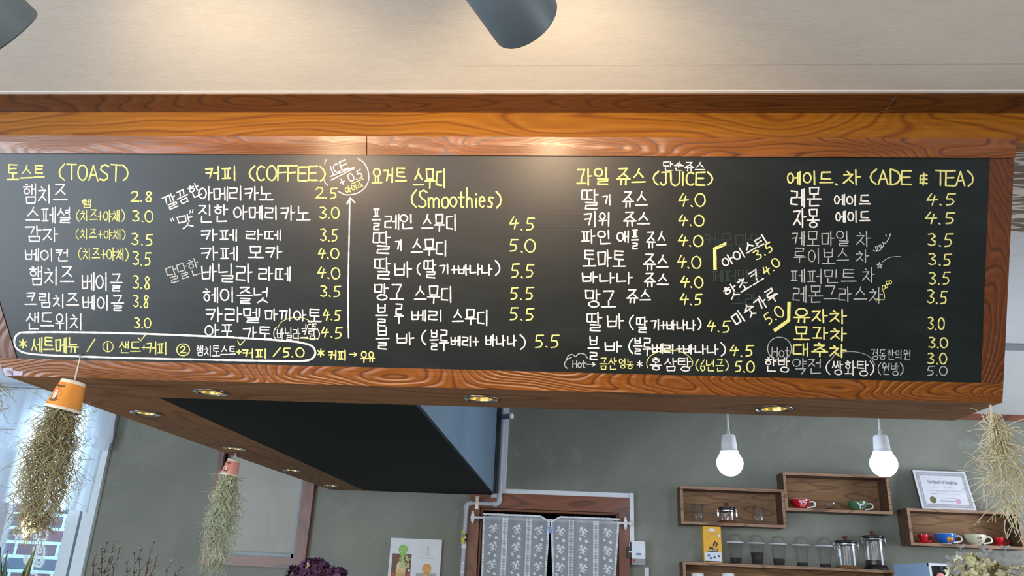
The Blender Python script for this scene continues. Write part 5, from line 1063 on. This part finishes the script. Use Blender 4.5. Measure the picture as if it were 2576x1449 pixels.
b = MB(); bpoly(b, [(.18, .70), (.24, .665), (.55, .635), (.80, .60), (.80, .69), (.5, .70)][::-1], .0007, 0)
bpoly(b, [(.50, .52), (.62, .40), (.70, .42), (.58, .54)][::-1], .0009, 1); bpoly(b, [(.62, .58), (.70, .47), (.80, .44), (.72, .56)][::-1], .0009, 1); bpoly(b, [(.28, .62), (.34, .57), (.55, .60), (.52, .63)][::-1], .0009, 1)
ribbon(b, [BP(u, v, .001) for u, v in ((.30, .63), (.36, .56), (.50, .60), (.62, .40), (.78, .46), (.80, .60))], [Vector((0, -1, 0))]*6, .002, .0002, 1)
ribbon(b, [BP(u, v, .0012) for u, v in ((.28, .68), (.40, .665), (.52, .67), (.62, .65), (.74, .64))], [Vector((0, -1, 0))]*5, .003, .0002, 2); b.build('printed_emblem', [M_YBG, M_BLACK, M_YBW], ct)
b = MB(); bpoly(b, [(.30, .11), (.34, .055), (.40, .07), (.50, .04), (.60, .07), (.64, .055), (.70, .11), (.66, .13), (.34, .13)][::-1], .0006); bq(b, .42, .14, .58, .16, .0006)
b.add([BP(.90, .25, .0008)]+[BP(.90+.06*math.cos(k*PI/8), .25+.036*math.sin(k*PI/8), .0008) for k in range(16)], [[0, 1+(k+1) % 16, 1+k] for k in range(16)]); bq(b, .70, .245, .85, .258, .0006); b.build('printed_title', M_YBW, ct)
b = MB(); bq(b, .28, .18, .72, .19, .0006); bq(b, .22, .215, .80, .222, .0006); bq(b, .12, .32, .30, .33, .0006); bq(b, .12, .35, .34, .36, .0006); b.build('printed_small_text', M_YBS, ct)

# cups
def cup(px, label, z, Y, R_, H_, foot, body, inside, handle, name='coffee_cup', group=None, saucer=None, decor=None, dm=None, footm=None):
    x = at(px, 1300, Y).x; t_ = thing(name, label, 'cup', (x, Y, z), group); z0 = z+.0004
    if saucer: z0 += .006
    prof = [(foot, 0), (foot, .004), (foot*1.12, .007), (R_*.74, H_*.32), (R_*.90, H_*.62), (R_*.975, H_*.86), (R_, H_)]
    b = MB(); b.lathe([(0, .001)]+prof[:2], (x, Y, z0), 48, 1); b.lathe(prof[1:], (x, Y, z0), 48, 0); b.lathe([(R_, H_), (R_*.985, H_+.0015), (R_*.965, H_), (R_*.94, H_*.86), (R_*.86, H_*.60), (R_*.68, H_*.30), (0, .008)], (x, Y, z0), 48, 2); bo = b.build('bowl', [body, footm or body, inside], t_)
    b = MB(); hr = H_*.30; cxh = x+R_*.93; 
    P = [Vector((cxh-.004, Y, z0+H_*.80))]+[Vector((cxh+H_*.34+hr*1.0*math.sin(a)*.95, Y, z0+H_*.56+hr*math.cos(a))) for a in [PI*k/9-.35 for k in range(9)]]+[Vector((x+R_*.66, Y, z0+H_*.16))]
    b.tube(P, [.0045 if R_ > .04 else .003]*len(P), 10); b.build('handle', handle, t_)
    if saucer:
        b = MB(); b.lathe([(0, 0), (saucer*.5, 0), (saucer*.55, .002), (saucer, .007), (saucer*.98, .009), (saucer*.6, .0058), (0, .0055)], (x, Y, z+.0004), 40); b.build('saucer', body, t_)
    if decor:
        def rad(h):
            for (r1, h1), (r2, h2) in zip(prof, prof[1:]):
                if h1 <= h <= h2: return r1+(r2-r1)*(h-h1)/max(h2-h1, 1e-6)
            return R_
        def S(u, h, l=.0007):
            r = rad(h)+l; th = u/R_; n_ = Vector((math.sin(th), -math.cos(th), 0)); return Vector((x, Y, z0+h))+n_*r, n_
        b = MB(); decor(b, S); b.build('painted_decoration', dm, bo)
    return t_
def sline(b, S, pts, w, mt=0, l=.0009):
    P = [S(u, h, l) for u, h in pts]; ribbon(b, [q for q, _ in P], [q for _, q in P], w, .0002, mt)
def spatch(b, S, pts, mt, l=.0007, n=4):
    """filled polygon on the curved face, fan with rings so that it hugs the bowl"""
    cu = sum(p[0] for p in pts)/len(pts); ch = sum(p[1] for p in pts)/len(pts); k = len(pts); vs = [S(cu, ch, l)[0]]
    for i in range(1, n+1): vs += [S(cu+(u-cu)*i/n, ch+(h-ch)*i/n, l)[0] for u, h in pts]
    fs = [[0, 1+j, 1+(j+1) % k] for j in range(k)]
    for i in range(n-1): fs += [[1+i*k+j, 1+(i+1)*k+j, 1+(i+1)*k+(j+1) % k, 1+i*k+(j+1) % k] for j in range(k)]
    b.add(vs, fs, mt)
def stext(b, S, text, u0, h0, wd, ht, w, mt=0):
    st, tw = text_strokes(text)
    for q in st: sline(b, S, [(u0+a/tw*wd, h0+c*ht) for a, c in q], w, mt)
M_CRED = plain('red_glaze', (196, 26, 38), .18, coat=.6); M_CWH = plain('white_glaze', (246, 244, 238), .2, coat=.5); M_CGR = plain('green_glaze', (84, 122, 84), .2, coat=.5); M_CBL = plain('blue_glaze', (48, 108, 206), .18, coat=.6); M_CCR = plain('cream_glaze', (226, 222, 186), .2, coat=.5)
M_ORG = plain('orange_paint', (226, 140, 50), .3); M_PBLK = plain('black_paint', (30, 28, 40), .3); M_PYEL = plain('yellow_paint', (248, 186, 40), .3); M_PPUR = plain('plum_paint', (120, 66, 84), .3); M_PSAL = plain('salmon_paint', (236, 150, 130), .3); M_PLAV = plain('mauve_paint', (170, 160, 176), .3); M_PWH = plain('white_paint', (240, 240, 246), .3)
M_BROWNF = plain('brown_foot', (130, 84, 60), .4)
def dec_red(b, S):
    stext(b, S, 'COFFEE', -.016, .012, .040, .011, .0020, 0)
    sline(b, S, [(-.022+.048*k/40, .034+.006*math.sin(k*.9)+.004*math.sin(k*.33)) for k in range(41)], .0024, 1); sline(b, S, [(-.020, .044), (-.010, .041), (.010, .044), (.028, .043)], .0020, 1); sline(b, S, [(-.006, .042), (-.010, .028), (-.018, .024)], .0026, 1)
def dec_green(b, S):
    spatch(b, S, [(-.020, .046), (-.022, .040), (-.014, .036), (-.012, .018), (.0, .010), (.014, .012), (.016, .030), (.020, .040), (.026, .046)], 0)
    for k in range(6): sline(b, S, [(-.008+.005*k, .041), (-.010+.005*k, .030)], .0008, 1, .0012)
    for u, h in ((-.010, .021), (.008, .024)): spatch(b, S, [(u+.005*math.cos(a), h+.0045*math.sin(a)) for a in [k*PI/5 for k in range(10)]], 1, .0014, 2)
    spatch(b, S, [(.006+.006*math.cos(a), .015+.005*math.sin(a)) for a in [k*PI/5 for k in range(10)]], 2, .0014, 2); spatch(b, S, [(-.016, .010), (.018, .010), (.014, .0065), (-.012, .0065)], 3, .0012, 2)
def dec_blue(b, S):
    spatch(b, S, [(-.010, .036), (-.018, .026), (-.016, .014), (-.006, .008), (.016, .008), (.026, .020), (.024, .031), (.014, .037)], 0); spatch(b, S, [(-.006, .028), (-.010, .016), (-.002, .009), (.014, .009), (.019, .020), (.014, .027)], 1, .0013)
    spatch(b, S, [(-.004, .016), (.002, .009), (.014, .009), (.015, .018), (.008, .020)], 2, .0018, 3)
    for k in range(4): spatch(b, S, [(.0+.004*k+.002*math.cos(a), .030+.0025*math.sin(a)) for a in (0, 1.2, 2.4, 3.6, 4.8)], 1, .0015, 1)
def dec_cream(b, S):
    spatch(b, S, [(-.014, .042), (-.014, .030), (.004, .029), (.010, .036), (.006, .043)], 0); spatch(b, S, [(-.004+.005*math.cos(a), .036+.004*math.sin(a)) for a in [k*PI/5 for k in range(10)]], 1, .0013, 2)
    for u in (.004, .013): spatch(b, S, [(u+.0024*math.cos(a), .024+.0022*math.sin(a)) for a in [k*PI/4 for k in range(8)]], 2, .0013, 1)
    sline(b, S, [(-.014, .020), (-.018, .026), (-.012, .012), (-.006, .017), (0, .011), (.008, .018), (.016, .014)], .0018, 1); sline(b, S, [(-.012, .013), (-.002, .018), (.006, .012), (.014, .017)], .0018, 1); sline(b, S, [(.014, .040), (.024, .043), (.028, .040)], .0014, 1)
YC = 4.645
cup(2016, 'red coffee cup with white lettering in the left of the upper shelf box', fl2, YC, .0535, .052, .028, M_CRED, M_CWH, M_CWH, decor=dec_red, dm=[M_PSAL, M_PWH], footm=M_BROWNF)
cup(2161, 'green cup with a white painted patch, under the right globe pendant', fl2, YC, .0535, .052, .030, M_CGR, M_CGR, M_CWH, decor=dec_green, dm=[M_PWH, M_PBLK, plain('slate_blue_paint', (78, 92, 140), .3), M_ORG], footm=M_ORG)
cup(2091, 'clear glass cup on a black saucer between the red and green cups', fl2, YC, .033, .036, .017, G_CLEAR, G_CLEAR, G_CLEAR, name='glass_cup', saucer=None)
xg = at(2092, 1300, YC).x
t = thing('black_saucer', 'thin black saucer leaning below the clear glass cup', 'saucer', (xg, YC-.03, fl2)); 
b = MB(); b.lathe([(0, 0), (.022, 0), (.038, .0055), (.037, .0070), (.022, .002), (0, .002)], (xg, YC-.008, fl2+.0004-.0), 36); b.build('plate', M_BLACK, t); t.location = (xg, YC-.008, fl2); t.children[0].data.transform(Matrix.Translation((0, -.022, 0)))
for o_ in C.objects:
    if o_.name.startswith('glass_cup'): o_.location.z += .0045
cup(2316, 'small red espresso cup left of the blue cup, on a saucer', fl3, YC, .028, .040, .016, M_CRED, M_CRED, M_CRED, name='espresso_cup', group='small red espresso cups with saucers', saucer=.044)
cup(2422, 'small red espresso cup right of the cream cup, on a saucer', fl3, YC, .028, .040, .016, M_CRED, M_CRED, M_CRED, name='espresso_cup', group='small red espresso cups with saucers', saucer=.044) if False else None
cup(2371, 'blue cup with a yellow sunset painting and a white handle', fl3, YC-.015, .056, .054, .026, M_CBL, M_CWH, M_CWH, decor=dec_blue, dm=[M_PYEL, M_ORG, M_PPUR], footm=M_CWH)
cup(2445, 'cream cup with a mauve animal sketch and a white handle', fl3, YC-.015, .056, .054, .026, M_CCR, M_CWH, M_CWH, decor=dec_cream, dm=[M_PPUR, M_PLAV, M_PBLK], footm=M_CWH)
cup(2503, 'small red espresso cup right of the cream cup, on a saucer', fl3, YC+.01, .028, .040, .016, M_CRED, M_CRED, M_CRED, name='espresso_cup', group='small red espresso cups with saucers', saucer=.044)
# white mugs inside the low shelf
def lidded_pot(px, label):
    x = at(px, 1449, 4.63).x; zt_ = at(px, 1441, 4.63).z; h = zt_-fl4
    t_ = thing('white_mug', label, 'mug', (x, 4.63, fl4), 'white mugs in the low shelf box')
    b = MB(); b.lathe([(0, .0004), (.030, .0004), (.035, h*.2), (.036, h*.85), (.034, h-.004), (.030, h), (.028, h-.002), (.030, h*.3), (0, .006)], (x, 4.63, fl4), 36); b.build('body', M_CWH, t_)
    b = MB(); b.tube([(x+.033, 4.63, fl4+h*.8)]+[(x+.036+.018*math.sin(a), 4.63, fl4+h*.5+h*.28*math.cos(a)) for a in [PI*k/7 for k in range(8)]]+[(x+.033, 4.63, fl4+h*.2)], .004, 8); b.build('handle', M_CWH, t_)
lidded_pot(1755, 'white mug under the yellow carton, inside the long low shelf'); lidded_pot(1832, 'white mug under the first lidded cup, inside the low shelf')

# ================================================================== certificate
ca, cb_, cc, cd_ = at(2299, 1180, 4.665), at(2436, 1187, 4.665), at(2453, 1279, 4.61), at(2314, 1272, 4.61)
cxa, cxb = (ca.x+cd_.x)/2, (cb_.x+cc.x)/2; cz0, cz1 = z1c+.0004, (ca.z+cb_.z)/2
t = thing('framed_certificate', 'framed certificate with an ornate grey border on top of the shelf box', 'certificate', ((cxa+cxb)/2, 4.61, cz0))
Cu = (Vector((0, 4.675-4.61, cz1-cz0))).normalized(); Cn = Vector((0, -Cu.z, Cu.y)); CH_ = (Vector((0, 4.675-4.61, cz1-cz0))).length; CWd = cxb-cxa
def CP(u, v, l=0): return Vector((cxa+u*CWd, 4.61, cz0))+Cu*(v*CH_)+Cn*l
def cq(b, u0, v0, u1, v1, l, mt=0): b.add([CP(u0, v0, l), CP(u1, v0, l), CP(u1, v1, l), CP(u0, v1, l)], [[0, 1, 2, 3]], mt)
M_CPAP = plain('certificate_paper', (232, 232, 240), .5); M_CBOR = plain('certificate_border', (176, 172, 180), .6); M_CINK = plain('certificate_ink', (112, 114, 126), .6); M_SEAL = plain('gold_seal', (120, 112, 66), .4); M_STAMP = plain('red_stamp', (224, 168, 186), .6); M_CFR = plain('clear_frame_edge', (70, 72, 66), .3)
b = MB(); b.hexa([CP(0, 0, -.014), CP(1, 0, -.014), CP(1, 1, -.014), CP(0, 1, -.014)], [CP(0, 0, 0), CP(1, 0, 0), CP(1, 1, 0), CP(0, 1, 0)]); b.build('frame', M_CFR, t)
b = MB(); cq(b, .012, .012, .988, .988, .0006); pp_ = b.build('paper', M_CPAP, t)
b = MB(); o0, i0 = .055, .125
for u0, v0, u1, v1 in ((.05, .86, .95, .94), (.05, .06, .95, .14), (.05, .14, .11, .86), (.89, .14, .95, .86)): cq(b, u0, v0, u1, v1, .0010, 0)
for k in range(30):
    for v_ in (.90, .10): b.add([CP(.06+.03*k+.012*math.cos(a), v_+.022*math.sin(a), .0014) for a in [j*PI/4 for j in range(8)]], [list(range(8))], 1)
for k in range(16):
    for u_ in (.08, .92): b.add([CP(u_+.016*math.cos(a), .18+.0425*k+.016*math.sin(a), .0014) for a in [j*PI/4 for j in range(8)]], [list(range(8))], 1)
b.build('ornate_border', [M_CBOR, plain('certificate_border_pale', (206, 204, 212), .6)], pp_)
b = MB()
def cw(text, u, v, wd, ht, w): write(b, text, CP(u, v, .001), (1, 0, 0), Cu, CWd*wd, CH_*ht, Cn, w, .0001)
cw('Certificate of Completion', .24, .655, .54, .085, .0020)
ribbon(b, [CP(.44+.01*k, .735+.008*math.sin(k*1.9), .001) for k in range(9)], [Cn]*9, .0018, .0001); ribbon(b, [CP(u, v, .001) for u, v in ((.455, .81), (.475, .77), (.495, .81))], [Cn]*3, .0012, .0001)
for u0, u1, v, ww in ((.16, .24, .81, .0012), (.26, .42, .565, .0014), (.52, .56, .56, .0010), (.60, .66, .56, .0022), (.20, .84, .475, .0012), (.36, .60, .45, .0010), (.24, .78, .40, .0014), (.40, .66, .29, .0014), (.38, .66, .22, .0022)):
    n_ = int((u1-u0)/.012); ribbon(b, [CP(u0+.012*k, v+.006*math.sin(k*2.4)+.004*math.sin(k*1.3), .001) for k in range(n_+1)], [Cn]*(n_+1), ww, .0001)
b.build('script_lettering', M_CINK, pp_)
b = MB(); b.add([CP(.25, .24, .0012)]+[CP(.25+.058*math.cos(a), .24+.085*math.sin(a), .0012) for a in [k*PI/16 for k in range(32)]], [[0, 1+k, 1+(k+1) % 32] for k in range(32)]); b.build('gold_seal', M_SEAL, pp_)
b = MB(); cq(b, .665, .16, .745, .28, .0012); b.build('red_stamp', M_STAMP, pp_)

# ================================================================== counters, machine, plants
t = thing('back_counter', 'wooden counter along the back wall carrying the coffee machine', 'counter', (1.9, 4.4, 0))
b = MB(); b.box((.62, 3.75, CZ-.60), (3.2, W-.002, CZ-.56)); b.build('worktop', M_COUNT, t); b = MB(); b.box((.66, 3.80, 0), (3.16, W-.01, CZ-.601)); b.build('cabinet', W_SHELF, t)
t = thing('service_counter', 'wooden service counter in front, carrying the vases of dried flowers', 'counter', (0, 2.9, 0))
b = MB(); b.box((-2.6, 2.55, CZ-.56), (2.4, 3.15, CZ-.52)); b.build('worktop', M_COUNT, t); b = MB(); b.box((-2.55, 2.62, 0), (2.35, 3.10, CZ-.561)); b.build('cabinet', W_SHELF, t)
# coffee machine
ym = 4.02; f0 = at(2336, 1416, ym); rr = at(2249, 1418, ym+.42)
mx0 = f0.x; mzt = f0.z; mz0 = CZ-.56+.0005
t = thing('coffee_machine', 'light blue sided coffee machine with a black front panel and name plate', 'coffee machine', (mx0+.35, ym+.2, mz0))
M_PB = plain('pale_blue_panel', (158, 190, 226), .35)
for xx in (mx0, mx0+.694):
    b = MB(); b.box((xx, ym+.006, mz0+.05), (xx+.006, ym+.42, mzt)); b.build('side_panel', M_PB, t)
b = MB(); b.box((mx0+.006, ym+.02, mz0+.05), (mx0+.694, ym+.42, mzt-.004)); 
for xx in (mx0+.05, mx0+.62): b.box((xx, ym+.05, mz0), (xx+.04, ym+.10, mz0+.05)); b.box((xx, ym+.33, mz0), (xx+.04, ym+.38, mz0+.05))
b.build('body', M_HEAD, t)
b = MB(); b.box((mx0, ym, mzt-.012), (mx0+.70, ym+.02, mzt)); b.box((mx0, ym, mz0+.05), (mx0+.010, ym+.006, mzt-.012)); b.box((mx0+.69, ym, mz0+.05), (mx0+.70, ym+.006, mzt-.012)); b.build('chrome_rim', M_WHITE, t)
b = MB(); b.box((mx0+.010, ym+.004, mz0+.05), (mx0+.69, ym+.02, mzt-.012)); b.build('front_panel', M_BLACK, t)
na, nb_ = at(2367, 1425, ym), at(2412, 1436, ym)
b = MB(); zc2 = (na.z+nb_.z)/2; b.box((na.x, ym-.002, zc2-.012), (nb_.x, ym+.004, zc2+.012), 0); b.box((na.x+.003, ym-.003, zc2-.009), (nb_.x-.003, ym-.002, zc2+.009), 1); npl = b.build('name_plate', [M_STEEL, M_BLACK], t)
b = MB(); write(b, 'Turbo', (na.x+.022, ym-.0032, zc2-.006), (1, 0, 0), (0, 0, 1), .066, .013, (0, -1, 0), .0026, .0002); b.build('plate_lettering', M_WHITE, npl)
q = at(2367, 1450, ym-.002); b = MB(); b.lathe([(0, 0), (.018, 0), (.018, .006), (.015, .008), (0, .008)], (q.x, ym+.004, q.z-.002), 28, axis=(0, -1, 0)); b.build('round_button', plain('pink_button', (240, 150, 150), .4), t)

def vase(t_, x, y, h, r, mat):
    z = CZ-.52
    b = MB(); b.lathe([(0, .0005), (r*.8, .0005), (r, h*.35), (r*.75, h*.8), (r*.62, h*.93), (r*.72, h), (r*.66, h), (r*.55, h*.92), (r*.68, h*.78), (r*.9, h*.35), (0, .008)], (x, y, z), 28); b.build('vase', mat, t_)
M_VASE = plain('stoneware_vase', (150, 132, 112), .5); M_TWIG = plain('dry_twig', (84, 66, 54), .8); M_BUD = plain('silver_bud', (150, 142, 132), .9); M_BUDH = plain('bud_husk', (78, 62, 54), .8)
# pussy willow
yw = 2.95
def willow(name, label, tips, xbase, seed):
    rng = random.Random(seed); xb_ = at(xbase, 1449, yw).x; t_ = thing(name, label, 'dried twigs', (xb_, yw, CZ-.52), 'vases of budded willow twigs'); vase(t_, xb_, yw, .20, .05, M_VASE)
    for px, py in tips:
        tip = at(px, py, yw+rng.uniform(-.05, .05)); base = Vector((xb_+rng.uniform(-.015, .015), yw+rng.uniform(-.01, .01), CZ-.50)); mid = base.lerp(tip, .55)+Vector((rng.uniform(-.02, .02), 0, 0))
        P = []
        for k in range(15): f = k/14; P.append(base*(1-f)**2+mid*2*f*(1-f)+tip*f*f+Vector((.004*math.sin(k*2.1+px), 0, 0)))
        b = MB(); b.tube(P, [.0024-.0014*k/14 for k in range(15)], 6)
        tw = b.build('twig', M_TWIG, t_)
        for k in range(8, 15):
            for s_ in ((-1, 1) if rng.random() < .7 else (1,)):
                c = P[k]+Vector((s_*.004, 0, 0)) if k < 14 else P[k]; d = (P[min(k+1, 14)]-P[k-1]).normalized()+Vector((s_*rng.uniform(.2, .7), rng.uniform(-.3, .3), 0)); L_ = rng.uniform(.010, .016); b = MB()
                b.lathe([(0, -.003), (.0026, 0), (.0030, .003)], c, 8, 1, d); b.lathe([(.0028, .002), (.0046, L_*.45), (.0036, L_*.8), (0, L_)], c, 8, 0, d); b.build('catkin', [M_BUD, M_BUDH], tw)
willow('willow_twigs', 'budded brown twigs nearest the left shop window', [(240, 1399), (268, 1364), (257, 1380), (290, 1361), (300, 1378), (281, 1400)], 255, 1)
willow('willow_twigs', 'budded brown twigs left of the beige blind window', [(386, 1364), (354, 1383), (340, 1392), (395, 1400), (430, 1414), (455, 1426), (320, 1415), (370, 1410)], 362, 2)
# spiky dark plant at the far left
t = thing('spiky_plant', 'dark green spiky-leaved plant in the bottom left corner', 'plant', (at(40, 1449, 2.7).x, 2.7, CZ-.52)); xb_ = at(40, 1449, 2.7).x
b = MB(); b.lathe([(0, .0005), (.06, .0005), (.08, .12), (.074, .12), (.06, .10), (0, .10)], (xb_, 2.7, CZ-.52), 28); b.build('pot', M_VASE, t)
M_SPK = plain('dark_leaf', (44, 70, 44), .45); M_SPK2 = plain('yellow_green_leaf', (92, 104, 48), .45)
for (px, py), w_, mt in (((2, 1376), .020, M_SPK), ((19, 1387), .018, M_SPK), ((91, 1378), .026, M_SPK2), ((60, 1436), .014, M_SPK2), ((-30, 1400), .020, M_SPK), ((112, 1446), .014, M_SPK)):
    tip = at(px, py, 2.68); base = Vector((xb_+(tip.x-xb_)*.15, 2.7, CZ-.41)); b = MB(); vs = []
    for k in range(13):
        f = k/12; c = base.lerp(tip, f)+Vector((0, 0, .02*math.sin(f*PI)))+Vector(((tip.x-xb_)*.18*math.sin(f*PI)*-.6, 0, 0)); w2 = w_*(.8+.4*math.sin(min(f*2.2, 1)*PI/2))*(1-f**2.4)+.0003
        vs += [c+Vector((-w2, -.003, 0)), c+Vector((0, .006*(1-f)+.001, 0)), c+Vector((w2, -.003, 0)), c+Vector((0, -.0015+.0045*(1-f), 0))]
    fs = []
    for k in range(12):
        for j in range(4): fs.append([k*4+j, k*4+(j+1) % 4, (k+1)*4+(j+1) % 4, (k+1)*4+j])
    b.add(vs, fs, 0, True); b.build('leaf', mt, t)
# dried hydrangeas
def petal(b, c, n_, r, mt, rng):
    n_ = n_.normalized(); a = n_.orthogonal().normalized(); a = Matrix.Rotation(rng.uniform(0, 6.28), 3, n_) @ a
    for k in range(4):
        d = Matrix.Rotation(k*PI/2+rng.uniform(-.2, .2), 3, n_) @ a; s_ = n_.cross(d); cup_ = rng.uniform(.1, .7)
        P = [c, c+d*r*.45+s_*r*.42+n_*r*cup_*.3, c+d*r*.95+s_*r*.30+n_*r*cup_*.7, c+d*r*1.05+n_*r*cup_*.9, c+d*r*.95-s_*r*.30+n_*r*cup_*.7, c+d*r*.45-s_*r*.42+n_*r*cup_*.3, c+d*r*.55+n_*r*cup_*.15]
        b.add(P, [[0, 1, 6], [1, 2, 6], [2, 3, 6], [3, 4, 6], [4, 5, 6], [5, 0, 6]], mt, True)
def flower_mats(name, cols): 
    return [plain('%s_%s' % (name, 'abc'[i]), c, .8) for i, c in enumerate(cols)]
HP = flower_mats('purple_petal', [(78, 44, 84), (98, 62, 100), (190, 160, 130)]); HC = flower_mats('cream_petal', [(226, 222, 186), (206, 204, 160), (196, 190, 136)])
def hydrangea(name, label, heads, y, mats, seed, wts, extra=None):
    rng = random.Random(seed); xb_ = sum(at(h[0], 1449, y).x for h in heads)/len(heads)
    t_ = thing(name, label, 'dried flowers', (xb_, y, CZ-.52)); vase(t_, xb_, y, .24, .06, M_VASE)
    for px, py, R_, n in heads:
        c = at(px, py, y); b = MB()
        for k in range(n):
            u = Vector((rng.gauss(0, 1), rng.gauss(0, 1), rng.gauss(0, .9)+.25)).normalized(); q_ = c+Vector((u.x*R_*1.1, u.y*R_, u.z*R_*.85))*rng.uniform(.72, 1.05); petal(b, q_, u+Vector((rng.uniform(-.5, .5), rng.uniform(-.5, .5), rng.uniform(-.5, .5))), rng.uniform(.011, .017), rng.choices(range(3), wts)[0], rng)
        o_ = b.build('flower_head', mats, t_)
        b = MB(); b.tube([Vector((xb_, y, CZ-.50)), Vector((xb_+(c.x-xb_)*.3, y, (CZ-.3+c.z)/2-.1)), c], [.004, .003, .002], 6); b.build('stem', M_TWIG, t_)
    return t_, xb_
hydrangea('dried_hydrangea', 'dark purple dried hydrangea below the beige blind window', [(790, 1437, .050, 130), (748, 1449, .036, 70), (848, 1447, .030, 45)], 3.0, HP, 5, (5, 4, 1))
yh_ = 2.75
t_, xb_ = hydrangea('dried_hydrangea', 'cream dried hydrangea mixed with grey dusty leaves at the right', [(2448, 1432, .052, 120), (2492, 1449, .052, 110), (2550, 1444, .040, 80), (2420, 1452, .040, 60)], yh_, HC, 6, (5, 4, 3))
M_DM = plain('grey_felt_leaf', (176, 174, 178), .9)
for px, py in ((2412, 1378), (2388, 1407), (2466, 1381), (2500, 1396), (2525, 1381), (2556, 1406), (2480, 1390)):
    rng = random.Random(px); tip = at(px, py, yh_-.02+rng.uniform(-.03, .03)); base = Vector((xb_+(tip.x-xb_)*.5, yh_, CZ-.16)); b = MB(); n = 12; P = [base.lerp(tip, k/n)+Vector((0, .01*math.sin(k*.4), 0)) for k in range(n+1)]
    b.tube(P, [.0022-.0014*k/n for k in range(n+1)], 6)
    for k in range(4, n+1):
        for s_ in (-1, 1):
            L_ = .032*(1-.55*abs(k-7)/6); d = (Vector((s_*1, rng.uniform(-.5, .5), .75))).normalized(); u = Vector((0, -1, 0)); w_ = d.cross(u).normalized()
            P2 = [P[k], P[k]+d*L_*.4+w_*L_*.36, P[k]+d*L_*.62+w_*L_*.22, P[k]+d*L_*.85+w_*L_*.34, P[k]+d*L_*1.05, P[k]+d*L_*.85-w_*L_*.34, P[k]+d*L_*.62-w_*L_*.22, P[k]+d*L_*.4-w_*L_*.36]
            b.add(P2, [[0, 1, 7], [1, 2, 6, 7], [2, 3, 5, 6], [3, 4, 5]], 0, True)
    b.build('felt_leaf_sprig', M_DM, t_)
